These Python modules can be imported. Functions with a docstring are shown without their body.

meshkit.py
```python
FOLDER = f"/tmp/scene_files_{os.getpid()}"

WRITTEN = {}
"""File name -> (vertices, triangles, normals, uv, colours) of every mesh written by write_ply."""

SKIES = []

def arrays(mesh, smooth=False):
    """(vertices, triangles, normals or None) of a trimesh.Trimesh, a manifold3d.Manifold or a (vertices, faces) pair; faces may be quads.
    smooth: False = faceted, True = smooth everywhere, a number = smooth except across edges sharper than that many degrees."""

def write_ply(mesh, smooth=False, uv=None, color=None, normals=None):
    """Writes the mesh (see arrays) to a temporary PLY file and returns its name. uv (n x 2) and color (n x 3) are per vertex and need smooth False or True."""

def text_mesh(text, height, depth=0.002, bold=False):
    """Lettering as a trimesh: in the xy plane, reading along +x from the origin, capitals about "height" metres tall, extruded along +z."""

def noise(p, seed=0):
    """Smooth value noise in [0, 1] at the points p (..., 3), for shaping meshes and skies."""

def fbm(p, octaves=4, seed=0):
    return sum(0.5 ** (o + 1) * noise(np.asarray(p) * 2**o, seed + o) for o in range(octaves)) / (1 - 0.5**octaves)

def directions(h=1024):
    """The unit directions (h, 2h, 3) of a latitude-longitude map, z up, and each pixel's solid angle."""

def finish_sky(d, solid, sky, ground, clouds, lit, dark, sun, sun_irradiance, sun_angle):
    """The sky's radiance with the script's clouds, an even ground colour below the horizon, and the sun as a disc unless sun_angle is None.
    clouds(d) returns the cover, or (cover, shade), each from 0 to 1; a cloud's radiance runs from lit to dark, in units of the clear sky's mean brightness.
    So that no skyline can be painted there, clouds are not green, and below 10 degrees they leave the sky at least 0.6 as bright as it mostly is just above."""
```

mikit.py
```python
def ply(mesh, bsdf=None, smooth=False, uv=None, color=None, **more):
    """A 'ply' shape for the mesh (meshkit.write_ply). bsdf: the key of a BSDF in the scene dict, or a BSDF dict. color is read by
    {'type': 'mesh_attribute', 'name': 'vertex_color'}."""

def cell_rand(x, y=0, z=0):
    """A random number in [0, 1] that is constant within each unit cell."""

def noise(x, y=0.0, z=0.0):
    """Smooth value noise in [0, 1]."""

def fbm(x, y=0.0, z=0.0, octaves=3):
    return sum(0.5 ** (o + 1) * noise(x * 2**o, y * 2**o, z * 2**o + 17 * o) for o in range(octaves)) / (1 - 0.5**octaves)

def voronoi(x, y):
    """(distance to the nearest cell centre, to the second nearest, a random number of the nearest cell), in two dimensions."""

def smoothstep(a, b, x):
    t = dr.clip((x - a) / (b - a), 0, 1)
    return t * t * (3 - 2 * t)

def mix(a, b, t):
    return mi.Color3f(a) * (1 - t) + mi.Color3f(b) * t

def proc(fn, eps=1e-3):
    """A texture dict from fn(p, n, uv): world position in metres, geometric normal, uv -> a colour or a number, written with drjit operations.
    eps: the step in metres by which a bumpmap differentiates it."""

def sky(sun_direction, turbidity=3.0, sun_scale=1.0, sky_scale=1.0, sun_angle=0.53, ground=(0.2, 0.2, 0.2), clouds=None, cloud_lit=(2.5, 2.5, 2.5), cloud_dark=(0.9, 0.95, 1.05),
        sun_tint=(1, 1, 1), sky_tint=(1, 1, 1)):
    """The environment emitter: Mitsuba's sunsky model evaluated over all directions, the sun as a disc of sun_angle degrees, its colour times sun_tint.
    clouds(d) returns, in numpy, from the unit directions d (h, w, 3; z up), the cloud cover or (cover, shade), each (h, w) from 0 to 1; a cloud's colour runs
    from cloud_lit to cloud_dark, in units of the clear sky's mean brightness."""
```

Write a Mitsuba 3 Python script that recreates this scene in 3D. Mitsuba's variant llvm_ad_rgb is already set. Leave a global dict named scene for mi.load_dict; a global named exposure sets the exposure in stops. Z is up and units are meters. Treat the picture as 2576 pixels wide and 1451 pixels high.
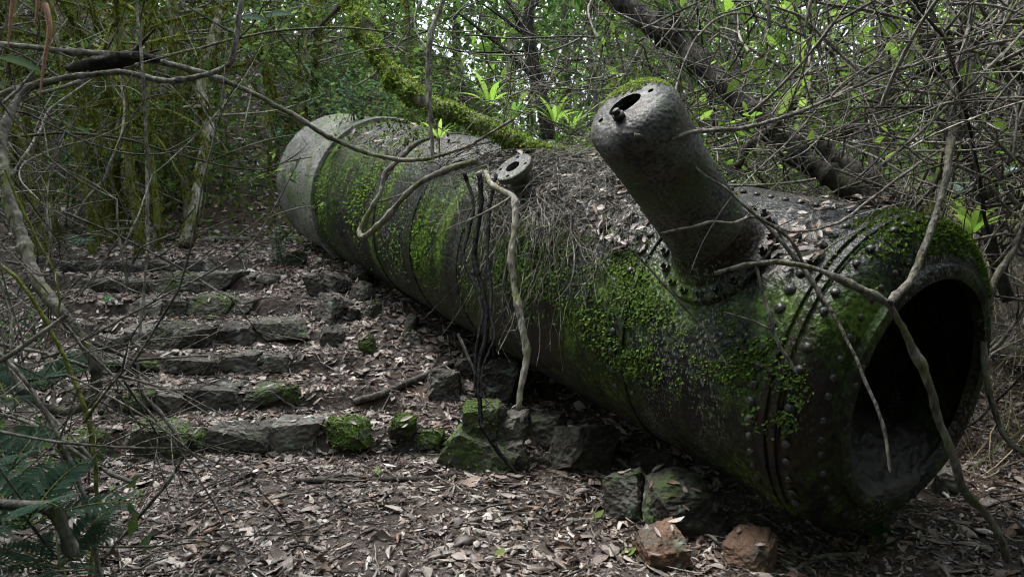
import math, numpy as np, trimesh, drjit as dr, mitsuba as mi, mikit, meshkit
import manifold3d as m3
from mikit import noise, fbm, smoothstep, mix, voronoi
T = mi.ScalarTransform4f
rng = np.random.default_rng(11)
scene, labels = {}, {}
# ------------------------------------------------------------------ camera, sky, exposure
W0, H0, FOC, PITCH = 2576.0, 1451.0, 1965.0, math.radians(8.0)      # the photograph's frame on which distances were measured
EYE = np.array([0.0, 0.0, 1.5])
FWD = np.array([0, math.cos(PITCH), -math.sin(PITCH)]); RIGHT = np.array([1.0, 0, 0]); UP = np.cross(RIGHT, FWD)
scene['camera'] = {'type': 'thinlens', 'fov': 2 * math.degrees(math.atan(W0 / 2 / FOC)), 'fov_axis': 'x', 'near_clip': 0.05, 'far_clip': 400.0,
                   'aperture_radius': 0.0024, 'focus_distance': 3.7,
                   'to_world': T().look_at(origin=EYE.tolist(), target=(EYE + FWD).tolist(), up=[0, 0, 1])}
scene['sky'] = mikit.sky((-0.35, 0.25, 0.9), turbidity=4, sun_scale=0.75, sky_scale=1.0, sun_angle=24, sun_tint=(0.84, 0.96, 1.16),
                          clouds=lambda d: (np.ones(d.shape[:2]), 1.0 - np.clip(d[..., 2], 0, 1) ** 0.8), cloud_lit=(3.2, 3.45, 3.9), cloud_dark=(1.05, 1.15, 1.3))   # overcast: three times brighter overhead than at the horizon
exposure = 3.35


# ------------------------------------------------------------------ geometry helpers
def nrm(v):
    v = np.asarray(v, float)
    return v / np.maximum(np.linalg.norm(v, axis=-1, keepdims=True), 1e-9)


def ray(x, y):
    return FWD + (x - W0 / 2) / FOC * RIGHT - (y - H0 / 2) / FOC * UP


def U(x, y, d):
    return EYE + d * ray(x, y)


def add(key, mesh, bsdf, label=None, cat=None, group=None, kind=None, smooth=True, uv=None, color=None, **more):
    """One entry of the scene; the key is numbered when taken."""
    base, n, k = key, 0, key
    while k in scene or (k in labels and '__' not in k and label is None):
        n += 1; k = f'{base}_{n:03d}'
    scene[k] = mesh if isinstance(mesh, dict) else mikit.ply(mesh, bsdf, smooth=smooth, uv=uv, color=color, **more)
    tag(k, label, cat, group, kind)
    return k


def tag(k, label=None, cat=None, group=None, kind=None):
    d = {a: b for a, b in (('label', label), ('category', cat), ('group', group), ('kind', kind)) if b}
    if d: labels[k] = d


def thing(key, label, cat, group=None):
    """A thing with no entry of its own: the key that its parts' keys start with."""
    n, k = 0, key
    while k in labels or k in scene:
        n += 1; k = f'{key}_{n:03d}'
    tag(k, label, cat, group)
    return k


def join(parts):
    """Meshes given as (V, F, attribute) joined into one."""
    V, F, A, at = [], [], [], 0
    for v, f, a in parts:
        V.append(v); F.append(f + at); A.append(a); at += len(v)
    return np.vstack(V), np.vstack(F), np.vstack(A)


def spline(p, step):
    """Catmull-Rom through the points (with radii or other columns carried along)."""
    p = np.asarray(p, float)
    if len(p) < 3:
        n = max(2, int(np.linalg.norm(p[-1, :3] - p[0, :3]) / step) + 1)
        return p[0] + (p[-1] - p[0]) * np.linspace(0, 1, n)[:, None]
    q = np.vstack([2 * p[0] - p[1], p, 2 * p[-1] - p[-2]])
    out = []
    for i in range(1, len(q) - 2):
        n = max(1, int(np.linalg.norm(q[i + 1, :3] - q[i, :3]) / step))
        t = np.linspace(0, 1, n, endpoint=False)[:, None]
        out.append(0.5 * (2 * q[i] + (q[i + 1] - q[i - 1]) * t + (2 * q[i - 1] - 5 * q[i] + 4 * q[i + 1] - q[i + 2]) * t**2 + (3 * q[i] - q[i - 1] - 3 * q[i + 1] + q[i + 2]) * t**3))
    return np.vstack(out + [p[-1:]])


def tube(p, r, sides=6, tone=0.5, moss=0.0, rough=0.0, seed=0):
    """A limb along p with radii r: (V, F, uv) with uv = (bark tone, mossiness)."""
    p = np.asarray(p, float); n = len(p); r = np.broadcast_to(np.asarray(r, float), (n,))
    t = nrm(np.gradient(p, axis=0))
    ref = np.array([0, 0, 1.0]) if abs(t[:, 2].mean()) < 0.8 else np.array([1.0, 0, 0])
    a = nrm(np.cross(t, ref)); b = np.cross(t, a)
    ang = np.arange(sides) * 2 * np.pi / sides
    rr = r[:, None] * np.ones((1, sides))
    v = p[:, None] + rr[..., None] * (np.cos(ang)[None, :, None] * a[:, None] + np.sin(ang)[None, :, None] * b[:, None])
    if rough:
        k = (meshkit.noise(v / np.maximum(r.mean(), 1e-4) / 0.8, seed) - 0.5) + 0.6 * (meshkit.noise(v / np.maximum(r.mean(), 1e-4) / 2.5, seed + 5) - 0.5)
        v = p[:, None] + (v - p[:, None]) * (1 + rough * k)[..., None]
    v = np.vstack([v.reshape(-1, 3), p[:1], p[-1:]])
    i, j = np.meshgrid(np.arange(n - 1), np.arange(sides), indexing='ij')
    q = np.stack([i * sides + j, i * sides + (j + 1) % sides, (i + 1) * sides + (j + 1) % sides, (i + 1) * sides + j], -1).reshape(-1, 4)
    f = np.vstack([q[:, [0, 2, 1]], q[:, [0, 3, 2]]])
    k = np.arange(sides)
    f = np.vstack([f, np.stack([k, (k + 1) % sides, k * 0 + n * sides], 1), np.stack([(n - 1) * sides + (k + 1) % sides, (n - 1) * sides + k, k * 0 + n * sides + 1], 1)])
    mo = np.broadcast_to(np.asarray(moss, float), (n,))
    uv = np.stack([np.full((n, sides), tone), np.repeat(mo[:, None], sides, 1)], -1).reshape(-1, 2)
    return v, f, np.vstack([uv, uv[:1], uv[-1:]])


def leafset(P, D, N, L, Wd, col, roll=0.15, curl=0.1, rows=3, cols=3, shape=1.0, jag=0.0):
    """Many leaves as one (V, F, colour). P base, D direction, N upper side; roll bends a blade across, curl along."""
    n = len(P)
    bc = lambda a: np.broadcast_to(np.asarray(a, float), (n,))
    L, Wd, roll, curl = bc(L), bc(Wd), np.where(np.abs(bc(roll)) < 0.02, 0.02, bc(roll)), bc(curl)
    x = nrm(D); z = nrm(N - (N * x).sum(1, keepdims=True) * x); y = np.cross(z, x)
    t = np.linspace(0, 1, rows); j = np.linspace(-1, 1, cols)
    hw = 0.5 * np.sin(np.pi * np.clip(0.03 + 0.94 * t, 0, 1) ** (0.8 * shape)) ** 0.9
    ang = roll[:, None, None] * j[None, None, :]
    h = Wd[:, None, None] * hw[None, :, None] / roll[:, None, None]
    ly, lz = h * np.sin(ang), np.abs(h) * 0 + h * (1 - np.cos(ang))
    lx = L[:, None, None] * t[None, :, None] + 0 * ly
    lz = lz + (curl * L)[:, None, None] * (4 * (t - 0.5) ** 2 - 1 * 0.5)[None, :, None]
    if jag:                                                                                             # torn, crumpled outline
        ly, lx, lz = (q + jag * k[:, None, None] * rng.normal(size=q.shape) for q, k in ((ly, Wd), (lx, Wd * 0.6), (lz, Wd * 0.7)))
    V = P[:, None, None] + lx[..., None] * x[:, None, None] + ly[..., None] * y[:, None, None] + lz[..., None] * z[:, None, None]
    V = V.reshape(-1, 3)
    i, k = np.meshgrid(np.arange(rows - 1), np.arange(cols - 1), indexing='ij')
    q = np.stack([i * cols + k, (i + 1) * cols + k, (i + 1) * cols + k + 1, i * cols + k + 1], -1).reshape(-1, 4)
    f = np.vstack([q[:, [0, 1, 2]], q[:, [0, 2, 3]]])
    F = (f[None] + (np.arange(n) * rows * cols)[:, None, None]).reshape(-1, 3)
    c = np.repeat(np.asarray(col, float)[:, None], rows * cols, 1)
    rib = np.where(np.abs(j) < 0.1, 1.12, 1.0)[None, None, :, None]
    c = (c.reshape(n, rows, cols, 3) * rib).reshape(-1, 3)
    return V, F, np.clip(c, 0, 1)


def rnd(n, a, b):
    return rng.uniform(a, b, n)


def rdir(n, up=0.0):
    d = rng.normal(size=(n, 3)); d[:, 2] += up
    return nrm(d)


def pal(colors, n, jit=0.15):
    c = np.array(colors, float)
    k = c[rng.integers(len(c), size=n)] * (1 - jit + 2 * jit * rng.random((n, 1)))
    t = rng.random((n, 1)) * 0.5
    return k * (1 - t) + c[rng.integers(len(c), size=n)] * t


# ------------------------------------------------------------------ materials
def m_soil(p, n, uv):
    a, b = fbm(p.x * 3, p.y * 3, p.z * 3), fbm(p.x * 38, p.y * 38, p.z * 38)
    c = mix([0.016, 0.0135, 0.012], [0.052, 0.043, 0.037], smoothstep(0.3, 0.75, a * 0.5 + b * 0.6))
    return mix(c, [0.06, 0.036, 0.026], smoothstep(0.55, 0.8, fbm(p.x * 1.3 + 7, p.y * 1.3, 3)) * 0.5)


def iron_col(p, n, uv):
    # black weathered plate, ragged algae patches and runs, pale crust in streaks, specks of lichen
    r = fbm(p.x * 9 + 3, p.y * 9, p.z * 2.5)
    f = fbm(p.x * 55, p.y * 55, p.z * 30)
    h = noise(p.x * 130, p.y * 130, p.z * 70)
    c = mix([0.0025, 0.0025, 0.0028], [0.017, 0.0166, 0.0165], smoothstep(0.36, 0.8, r * 0.65 + f * 0.45))
    along = (p.x - 1.514) * -0.554 + (p.y - 2.994) * 0.8217 + (p.z - 0.705) * 0.1336                       # metres along the barrel
    far = smoothstep(1.5, 2.6, along)
    run = noise(along * 7, p.z * 1.1, 3) * 0.65 + noise(along * 19, p.z * 3, 5) * 0.35                     # runs down the round of the plate
    c = mix(c, mix([0.012, 0.0115, 0.0105], [0.043, 0.040, 0.035], smoothstep(0.3, 0.7, run * 0.6 + f * 0.4)), far * 0.8)
    flat = smoothstep(0.93, 0.55, dr.abs(n.z)) * (1 - 0.9 * smoothstep(1.0, 1.2, p.z) * smoothstep(4.0, 3.4, p.y))          # little grows on the leaf-strewn near crown
    g = fbm(p.x * 3.3 + 11, p.y * 3.3, p.z * 1.8) * 0.50 + noise(p.x * 14, p.y * 14, p.z * 4) * 0.22 + f * 0.20 + h * 0.10
    g = g * (1 - 0.55 * far) + 0.55 * far * (run * 0.8 + f * 0.2)
    c = mix(c, mix([0.007, 0.013, 0.003], [0.028, 0.048, 0.007], f), smoothstep(0.44, 0.56, g) * 0.9 * flat)
    c = mix(c, mix([0.03, 0.055, 0.006], mix([0.075, 0.13, 0.014], [0.115, 0.19, 0.025], far), h), smoothstep(0.56, 0.66, g) * flat)
    k = fbm(p.x * 5 + 31, p.y * 5, p.z * 1.2)
    s = smoothstep(0.62, 0.74, noise(p.x * 150, p.y * 150, p.z * 60)) * smoothstep(0.5, 0.66, k)
    c = mix(c, [0.11, 0.115, 0.10], s * 0.8)
    return mix(c, [0.022, 0.014, 0.009], smoothstep(0.68, 0.82, noise(p.x * 6, p.y * 6, p.z * 1.5 + 9)) * 0.5)


def iron_bump(p, n, uv):
    return fbm(p.x * 70, p.y * 70, p.z * 50) * 0.8 + noise(p.x * 16, p.y * 16, p.z * 9) * 0.8


def pale_col(p, n, uv):
    a, f = fbm(p.x * 5, p.y * 5, p.z * 5), fbm(p.x * 60, p.y * 60, p.z * 45)
    c = mix([0.085, 0.083, 0.076], [0.23, 0.224, 0.21], smoothstep(0.3, 0.7, a * 0.55 + f * 0.5))
    c = mix(c, [0.05, 0.048, 0.043], smoothstep(0.66, 0.72, noise(p.x * 45, p.y * 45, p.z * 38)) * 0.75)
    return mix(c, [0.075, 0.11, 0.03], smoothstep(0.50, 0.68, fbm(p.x * 3 + 5, p.y * 3, p.z * 3) * 0.7 + f * 0.3) * 0.7)


def dome_col(p, n, uv):
    a, f, h = fbm(p.x * 7, p.y * 7, p.z * 5), fbm(p.x * 90, p.y * 90, p.z * 90), noise(p.x * 150, p.y * 150, p.z * 150)
    c = mix([0.014, 0.0138, 0.013], [0.105, 0.104, 0.100], smoothstep(0.32, 0.75, a * 0.55 + f * 0.5))
    c = mix(c, [0.035, 0.055, 0.015], smoothstep(0.50, 0.66, fbm(p.x * 6 + 2, p.y * 6, p.z * 4) * 0.75 + f * 0.25) * 0.75)
    c = mix(c, [0.15, 0.16, 0.13], smoothstep(0.78, 0.86, h) * smoothstep(0.42, 0.6, a))
    return mix(c, [0.055, 0.030, 0.018], smoothstep(0.62, 0.75, fbm(p.x * 10 + 40, p.y * 10, p.z * 4)) * 0.6)


def dome_bump(p, n, uv):
    return fbm(p.x * 80, p.y * 80, p.z * 80) + 0.6 * noise(p.x * 28, p.y * 28, p.z * 28)


def stone_col(p, n, uv):
    a, f = fbm(p.x * 8, p.y * 8, p.z * 8), fbm(p.x * 60, p.y * 60, p.z * 60)
    g = mix([0.028, 0.0255, 0.022], [0.105, 0.098, 0.085], smoothstep(0.3, 0.72, a * 0.6 + f * 0.4))
    g = g * (0.35 + 0.95 * smoothstep(0, 1, uv.x))
    rust = smoothstep(1.0, 1.35, uv.x)
    g = g * (1 - 0.55 * rust)
    g = mix(g, mix([0.045, 0.027, 0.018], [0.125, 0.078, 0.052], a), rust * smoothstep(0.22, 0.5, fbm(p.x * 11, p.y * 11, p.z * 11)))
    g = mix(g, [0.17, 0.20, 0.165], smoothstep(0.62, 0.72, fbm(p.x * 17 + 9, p.y * 17, p.z * 17)) * 0.5)
    m = smoothstep(0.62, 0.30, fbm(p.x * 9 + 4, p.y * 9, p.z * 9) + 0.45 * (1 - uv.y) - 0.10 * n.z) * smoothstep(0, 0.3, uv.y)
    return mix(g, mix([0.022, 0.038, 0.009], [0.062, 0.092, 0.022], f), m * 0.9)


def rock_bump(p, n, uv):
    return fbm(p.x * 45, p.y * 45, p.z * 45)


def bark_col(p, n, uv):
    f = fbm(p.x * 70, p.y * 70, p.z * 16)
    g = noise(p.x * 9, p.y * 9, p.z * 7)
    lo, hi = mix([0.008, 0.0075, 0.007], [0.125, 0.112, 0.097], uv.x), mix([0.022, 0.020, 0.018], [0.40, 0.37, 0.32], uv.x)
    c = dr.maximum(mix(lo, hi, smoothstep(0.30, 0.72, f * 0.65 + g * 0.35)), 0.003)
    c = mix(c, [0.25, 0.28, 0.21], smoothstep(0.70, 0.80, noise(p.x * 34 + 3, p.y * 34, p.z * 26)) * 0.55 * uv.x)
    m = smoothstep(0.75, 0.25, fbm(p.x * 14, p.y * 14, p.z * 8) + 0.8 * (0.5 - uv.y)) * smoothstep(0.02, 0.3, uv.y)
    return mix(c, mix([0.045, 0.06, 0.010], [0.135, 0.15, 0.028], f), m)


def bark_bump(p, n, uv):
    return fbm(p.x * 90, p.y * 90, p.z * 22)


def mud_col(p, n, uv):
    return mix([0.008, 0.0075, 0.007], [0.050, 0.046, 0.042], fbm(p.x * 24, p.y * 24, p.z * 24))


def bumped(color, bump, height, rough=0.7, spec=0.4, eps=2e-3, **k):
    return {'type': 'twosided', 'b': {'type': 'bumpmap', 't': mikit.proc(bump, eps), 'scale': height,
            'n': {'type': 'principled', 'base_color': mikit.proc(color), 'roughness': rough, 'specular': spec, **k}}}


VC = {'type': 'mesh_attribute', 'name': 'vertex_color'}
scene['soil'] = bumped(m_soil, rock_bump, 0.016, 0.85, 0.15)
scene['iron'] = bumped(iron_col, iron_bump, 0.012, 0.45, 0.26)
scene['pale_iron'] = bumped(pale_col, iron_bump, 0.007, 0.75, 0.3)
scene['dome_iron'] = bumped(dome_col, dome_bump, 0.0045, 0.55, 0.25)
scene['stone'] = bumped(stone_col, rock_bump, 0.016, 0.75, 0.2)
scene['bark'] = bumped(bark_col, bark_bump, 0.014, 0.8, 0.12)
scene['rivet_iron'] = bumped(lambda p, n, uv: dome_col(p, n, uv) * 0.42, dome_bump, 0.004, 0.42, 0.4)
scene['mud'] = bumped(mud_col, rock_bump, 0.02, 0.6, 0.4)
scene['dry'] = {'type': 'twosided', 'b': {'type': 'principled', 'base_color': VC, 'roughness': 0.5, 'specular': 0.35}}
scene['mossy'] = {'type': 'twosided', 'b': {'type': 'diffuse', 'reflectance': VC}}
scene['rusty_leaf'] = {'type': 'twosided', 'b': {'type': 'principled', 'base_color': {'type': 'rgb', 'value': [0.26, 0.13, 0.075]}, 'roughness': 0.5}}
scene['leaf'] = {'type': 'principledthin', 'base_color': VC, 'roughness': 0.34, 'diff_trans': 1.3, 'eta': 1.45}

GREEN = [(0.05, 0.11, 0.022), (0.075, 0.15, 0.03), (0.04, 0.09, 0.025), (0.10, 0.18, 0.04)]
BRIGHT = [(0.17, 0.30, 0.035), (0.12, 0.25, 0.03), (0.22, 0.34, 0.06)]
YELLOWMOSS = [(0.13, 0.15, 0.024), (0.20, 0.21, 0.042), (0.085, 0.10, 0.018)]
MOSS = [(0.045, 0.085, 0.013), (0.075, 0.125, 0.02), (0.11, 0.16, 0.03), (0.028, 0.055, 0.010)]
DRY = [(0.145, 0.114, 0.095), (0.19, 0.162, 0.142), (0.07, 0.052, 0.043), (0.33, 0.30, 0.27), (0.15, 0.092, 0.064), (0.032, 0.025, 0.022), (0.10, 0.074, 0.060), (0.045, 0.034, 0.029), (0.04, 0.031, 0.027), (0.23, 0.20, 0.175), (0.085, 0.066, 0.055)]


# ------------------------------------------------------------------ ground
def sst(a, b, x):
    t = np.clip((x - a) / (b - a), 0, 1)
    return t * t * (3 - 2 * t)


STEP_Y = 4.1 + 0.4 * np.arange(7)


def path_x(y):
    return -1.18 - 0.78 * (np.asarray(y) - 4.1)


def height(x, y):
    x, y = np.broadcast_arrays(np.asarray(x, float), np.asarray(y, float))
    z0 = np.zeros_like(x)
    yw = y + 0.05 * (meshkit.noise(np.stack([x * 2.2, y * 0.6, z0], -1), 3) - 0.5)
    slope = 0.30 * np.clip(yw - 3.98, 0, 2.75) + 0.07 * np.clip(yw - 6.73, 0, 30)
    st = sum(0.12 * sst(k + 0.02, k + 0.10, yw) for k in STEP_Y) + 0.05 * np.clip(yw - 6.73, 0, 30)
    m = sst(-1.25, -1.0, x - path_x(y)) * (1 - sst(0.7, 1.05, x - path_x(y)))
    z = slope * (1 - m) + st * m
    z = z + 0.42 * np.clip(y - 8.0 - 0.25 * np.clip(x + 3.0, -9, 9), 0, 6.5) * sst(1.2, -2.2, x)          # the wooded slope behind on the left
    z = z + 0.30 * np.clip(path_x(np.clip(y, 2.6, 7.5)) - 1.25 - x, 0, 4)                                  # bank left of the path
    z = z + 0.16 * np.clip(x - 2.0, 0, 2.5) - 0.25 * sst(5.5, 9.0, y) * sst(0.8, 3.0, x)
    z = z - 0.10 * np.exp(-((x - (1.45 - 0.67 * (y - 3.0))) / 0.38) ** 2) * sst(5.6, 3.6, y)                # hollow under the boiler
    q = np.stack([x, y, z0], -1)
    return z + 0.05 * (meshkit.fbm(q * 1.7, 3, 9) - 0.5) + 0.022 * (meshkit.fbm(q * 9.0, 3, 4) - 0.5)


def ground_at(px, py, lo=1.2, hi=30.0):
    """The point where the view line through that spot of the frame meets the ground."""
    d = ray(px, py); t = np.linspace(lo, hi, 6000)
    p = EYE + t[:, None] * d
    k = np.argmax(p[:, 2] < height(p[:, 0], p[:, 1]))
    return p[k] if k else p[-1]


def graded(lo, hi, a, b, step):
    core = np.arange(a, b, step)
    left, right, s = [a], [core[-1]], step
    while left[-1] > lo: s *= 1.22; left.append(left[-1] - s)
    s = step
    while right[-1] < hi: s *= 1.22; right.append(right[-1] + s)
    return np.array(left[:0:-1] + list(core) + right[1:])


gx, gy = graded(-70, 70, -4.6, 3.6, 0.034), graded(-60, 90, 1.9, 8.0, 0.034)
X, Y = np.meshgrid(gx, gy)
V = np.stack([X, Y, height(X, Y)], -1).reshape(-1, 3)
i, j = np.meshgrid(np.arange(len(gy) - 1), np.arange(len(gx) - 1), indexing='ij')
k = i * len(gx) + j
q = np.stack([k, k + 1, k + len(gx) + 1, k + len(gx)], -1).reshape(-1, 4)
add('ground', (V, np.vstack([q[:, [0, 1, 2]], q[:, [0, 2, 3]]])), 'soil', 'dark brown forest soil of the path and the slopes', kind='structure')

# ------------------------------------------------------------------ the boiler
BC, BAZ, BEL, BR = np.array([1.514, 2.994, 0.705]), 2.164, 0.134, 0.65
BA = np.array([math.cos(BEL) * math.cos(BAZ), math.cos(BEL) * math.sin(BAZ), math.sin(BEL)])      # along the barrel, away from the camera
BU = nrm(np.cross(BA, [0, 0, 1.0])); BV = np.cross(BU, BA)


def bnormal(phi):
    phi = np.asarray(phi, float)
    return np.sin(phi)[..., None] * BU + np.cos(phi)[..., None] * BV


def bpoint(s, phi, r=BR):
    s, phi, r = np.broadcast_arrays(np.asarray(s, float), phi, r)
    return BC + s[..., None] * BA + r[..., None] * bnormal(phi)


def on_boiler(px, py, off=0.0):
    """(point, s, phi) where the view line through that spot meets the barrel, or passes nearest to it."""
    d = nrm(ray(px, py)); o = EYE - BC
    dp, op = d - (d @ BA) * BA, o - (o @ BA) * BA
    A, B, C = dp @ dp, 2 * dp @ op, op @ op - (BR + off) ** 2
    t = (-B - math.sqrt(max(B * B - 4 * A * C, 0))) / (2 * A)
    q = o + t * d
    return EYE + t * d, q @ BA, math.atan2(q @ BU, q @ BV)


def revolve(profile, n=128, wob=0.0, seed=0):
    """A closed profile of (s, r) turned about the barrel's axis."""
    pr = np.asarray(profile, float); m = len(pr)
    ph = np.linspace(0, 2 * np.pi, n, endpoint=False)
    s, r = np.repeat(pr[:, 0][:, None], n, 1), np.repeat(pr[:, 1][:, None], n, 1)
    P = bpoint(s, ph[None, :] + 0 * s, r)
    if wob:
        P = P + wob * (meshkit.fbm(P * 3.0, 3, seed) - 0.5)[..., None] * bnormal(ph)[None]
    i, j = np.meshgrid(np.arange(m), np.arange(n), indexing='ij')
    i2, j2 = (i + 1) % m, (j + 1) % n
    q = np.stack([i * n + j, i * n + j2, i2 * n + j2, i2 * n + j], -1).reshape(-1, 4)
    return P.reshape(-1, 3), np.vstack([q[:, [0, 1, 2]], q[:, [0, 2, 3]]])


def shell(s0, s1, r0, r1, th=0.018, step=0.05):
    n = max(2, int((s1 - s0) / step))
    s = np.linspace(s0, s1, n); r = np.linspace(r0, r1, n)
    e = 0.004
    return ([(s0, r0 - th)] + [(s0, r0 - e)] + [(s0 + e, r0)] + list(zip(s[1:-1], r[1:-1])) + [(s1 - e, r1), (s1, r1 - e), (s1, r1 - th)] + list(zip(s[::-1][1:-1], r[::-1][1:-1] - th)))


boiler = thing('boiler', 'long riveted steam boiler lying on its side, dark and mossy, open end right', 'boiler')
kn = [(0.05, 0.647), (0.015, 0.645), (-0.01, 0.634), (-0.035, 0.608), (-0.055, 0.572), (-0.068, 0.535), (-0.075, 0.505), (-0.082, 0.50), (-0.100, 0.497), (-0.106, 0.485), (-0.107, 0.458), (-0.102, 0.446), (-0.06, 0.442), (-0.05, 0.50), (-0.03, 0.55), (0.0, 0.60), (0.03, 0.627), (0.05, 0.628)]
add(boiler + '__end_plate', revolve(kn, 144, 0.022, 1), 'iron', 'dished dark end plate with a wide round opening', smooth=35)
seams = [0.045, 0.90, 2.35, 3.55, 4.72]
for i in range(4):
    d = 0.004 * (i % 2)
    add(boiler + '__barrel_plate', revolve(shell(seams[i], seams[i + 1] + 0.0, 0.650 + d, 0.650 + d), 144, 0.014, 2 + i), 'iron', smooth=35)
for s, w, h in ((0.055, 0.03, 0.011), (0.10, 0.03, 0.012), (0.875, 0.03, 0.010), (2.33, 0.035, 0.010), (3.52, 0.03, 0.010), (2.95, 0.02, 0.007)):
    add(boiler + '__seam_strap', revolve([(s, 0.645), (s, 0.65 + h - 0.003), (s + 0.003, 0.65 + h), (s + w - 0.003, 0.65 + h), (s + w, 0.65 + h - 0.003), (s + w, 0.645)], 144, 0.012, 3), 'iron', smooth=35)
add(boiler + '__smokebox', revolve(shell(4.74, 5.68, 0.652, 0.655, 0.03), 144, 0.02, 9), 'pale_iron', 'pale grey flaking far section of the barrel', smooth=35)
add(boiler + '__smokebox_collar', revolve([(4.70, 0.645), (4.70, 0.684), (4.71, 0.69), (4.80, 0.69), (4.81, 0.684), (4.82, 0.645)], 144, 0.016, 10), 'pale_iron', smooth=35)
ring = np.linspace(0, 2 * np.pi, 96, endpoint=False)
P = np.vstack([bpoint(5.6, ring, 0.635), bpoint(5.63, ring, 0.3), bpoint(5.63, ring[:1], 0.0)])
k = np.arange(96); k2 = (k + 1) % 96
add(boiler + '__far_end_plate', (P, np.vstack([np.stack([k, k2, k2 + 96], 1), np.stack([k, k2 + 96, k + 96], 1), np.stack([k + 96, k2 + 96, k * 0 + 192], 1)])), 'iron')

riv = trimesh.creation.icosphere(subdivisions=1, radius=1.0)
riv.vertices[:, 2] = np.where(riv.vertices[:, 2] < 0, riv.vertices[:, 2] * 0.3, riv.vertices[:, 2] * 0.8)
riv_ply = mikit.ply(riv, 'rivet_iron', smooth=True)
bolt = trimesh.util.concatenate([trimesh.creation.cylinder(1.0, 0.9, sections=6), trimesh.creation.cylinder(0.55, 1.9, sections=12).apply_translation([0, 0, 0.5])])
bolt_ply = mikit.ply(bolt, 'iron', smooth=False)


def stud(key, src, p, n, size):
    n = nrm(n + 0.10 * rng.normal(size=3)); size = size * rng.uniform(0.9, 1.25); x = np.cross(n, BA + 0.01) + 0.5 * rng.normal() * BA; x = nrm(x - (x @ n) * n); y = np.cross(n, x)
    m = np.eye(4); m[:3, 0], m[:3, 1], m[:3, 2], m[:3, 3] = x * size, y * size, n * size, p
    add(key, {**src, 'to_world': T(m)}, None)


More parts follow.
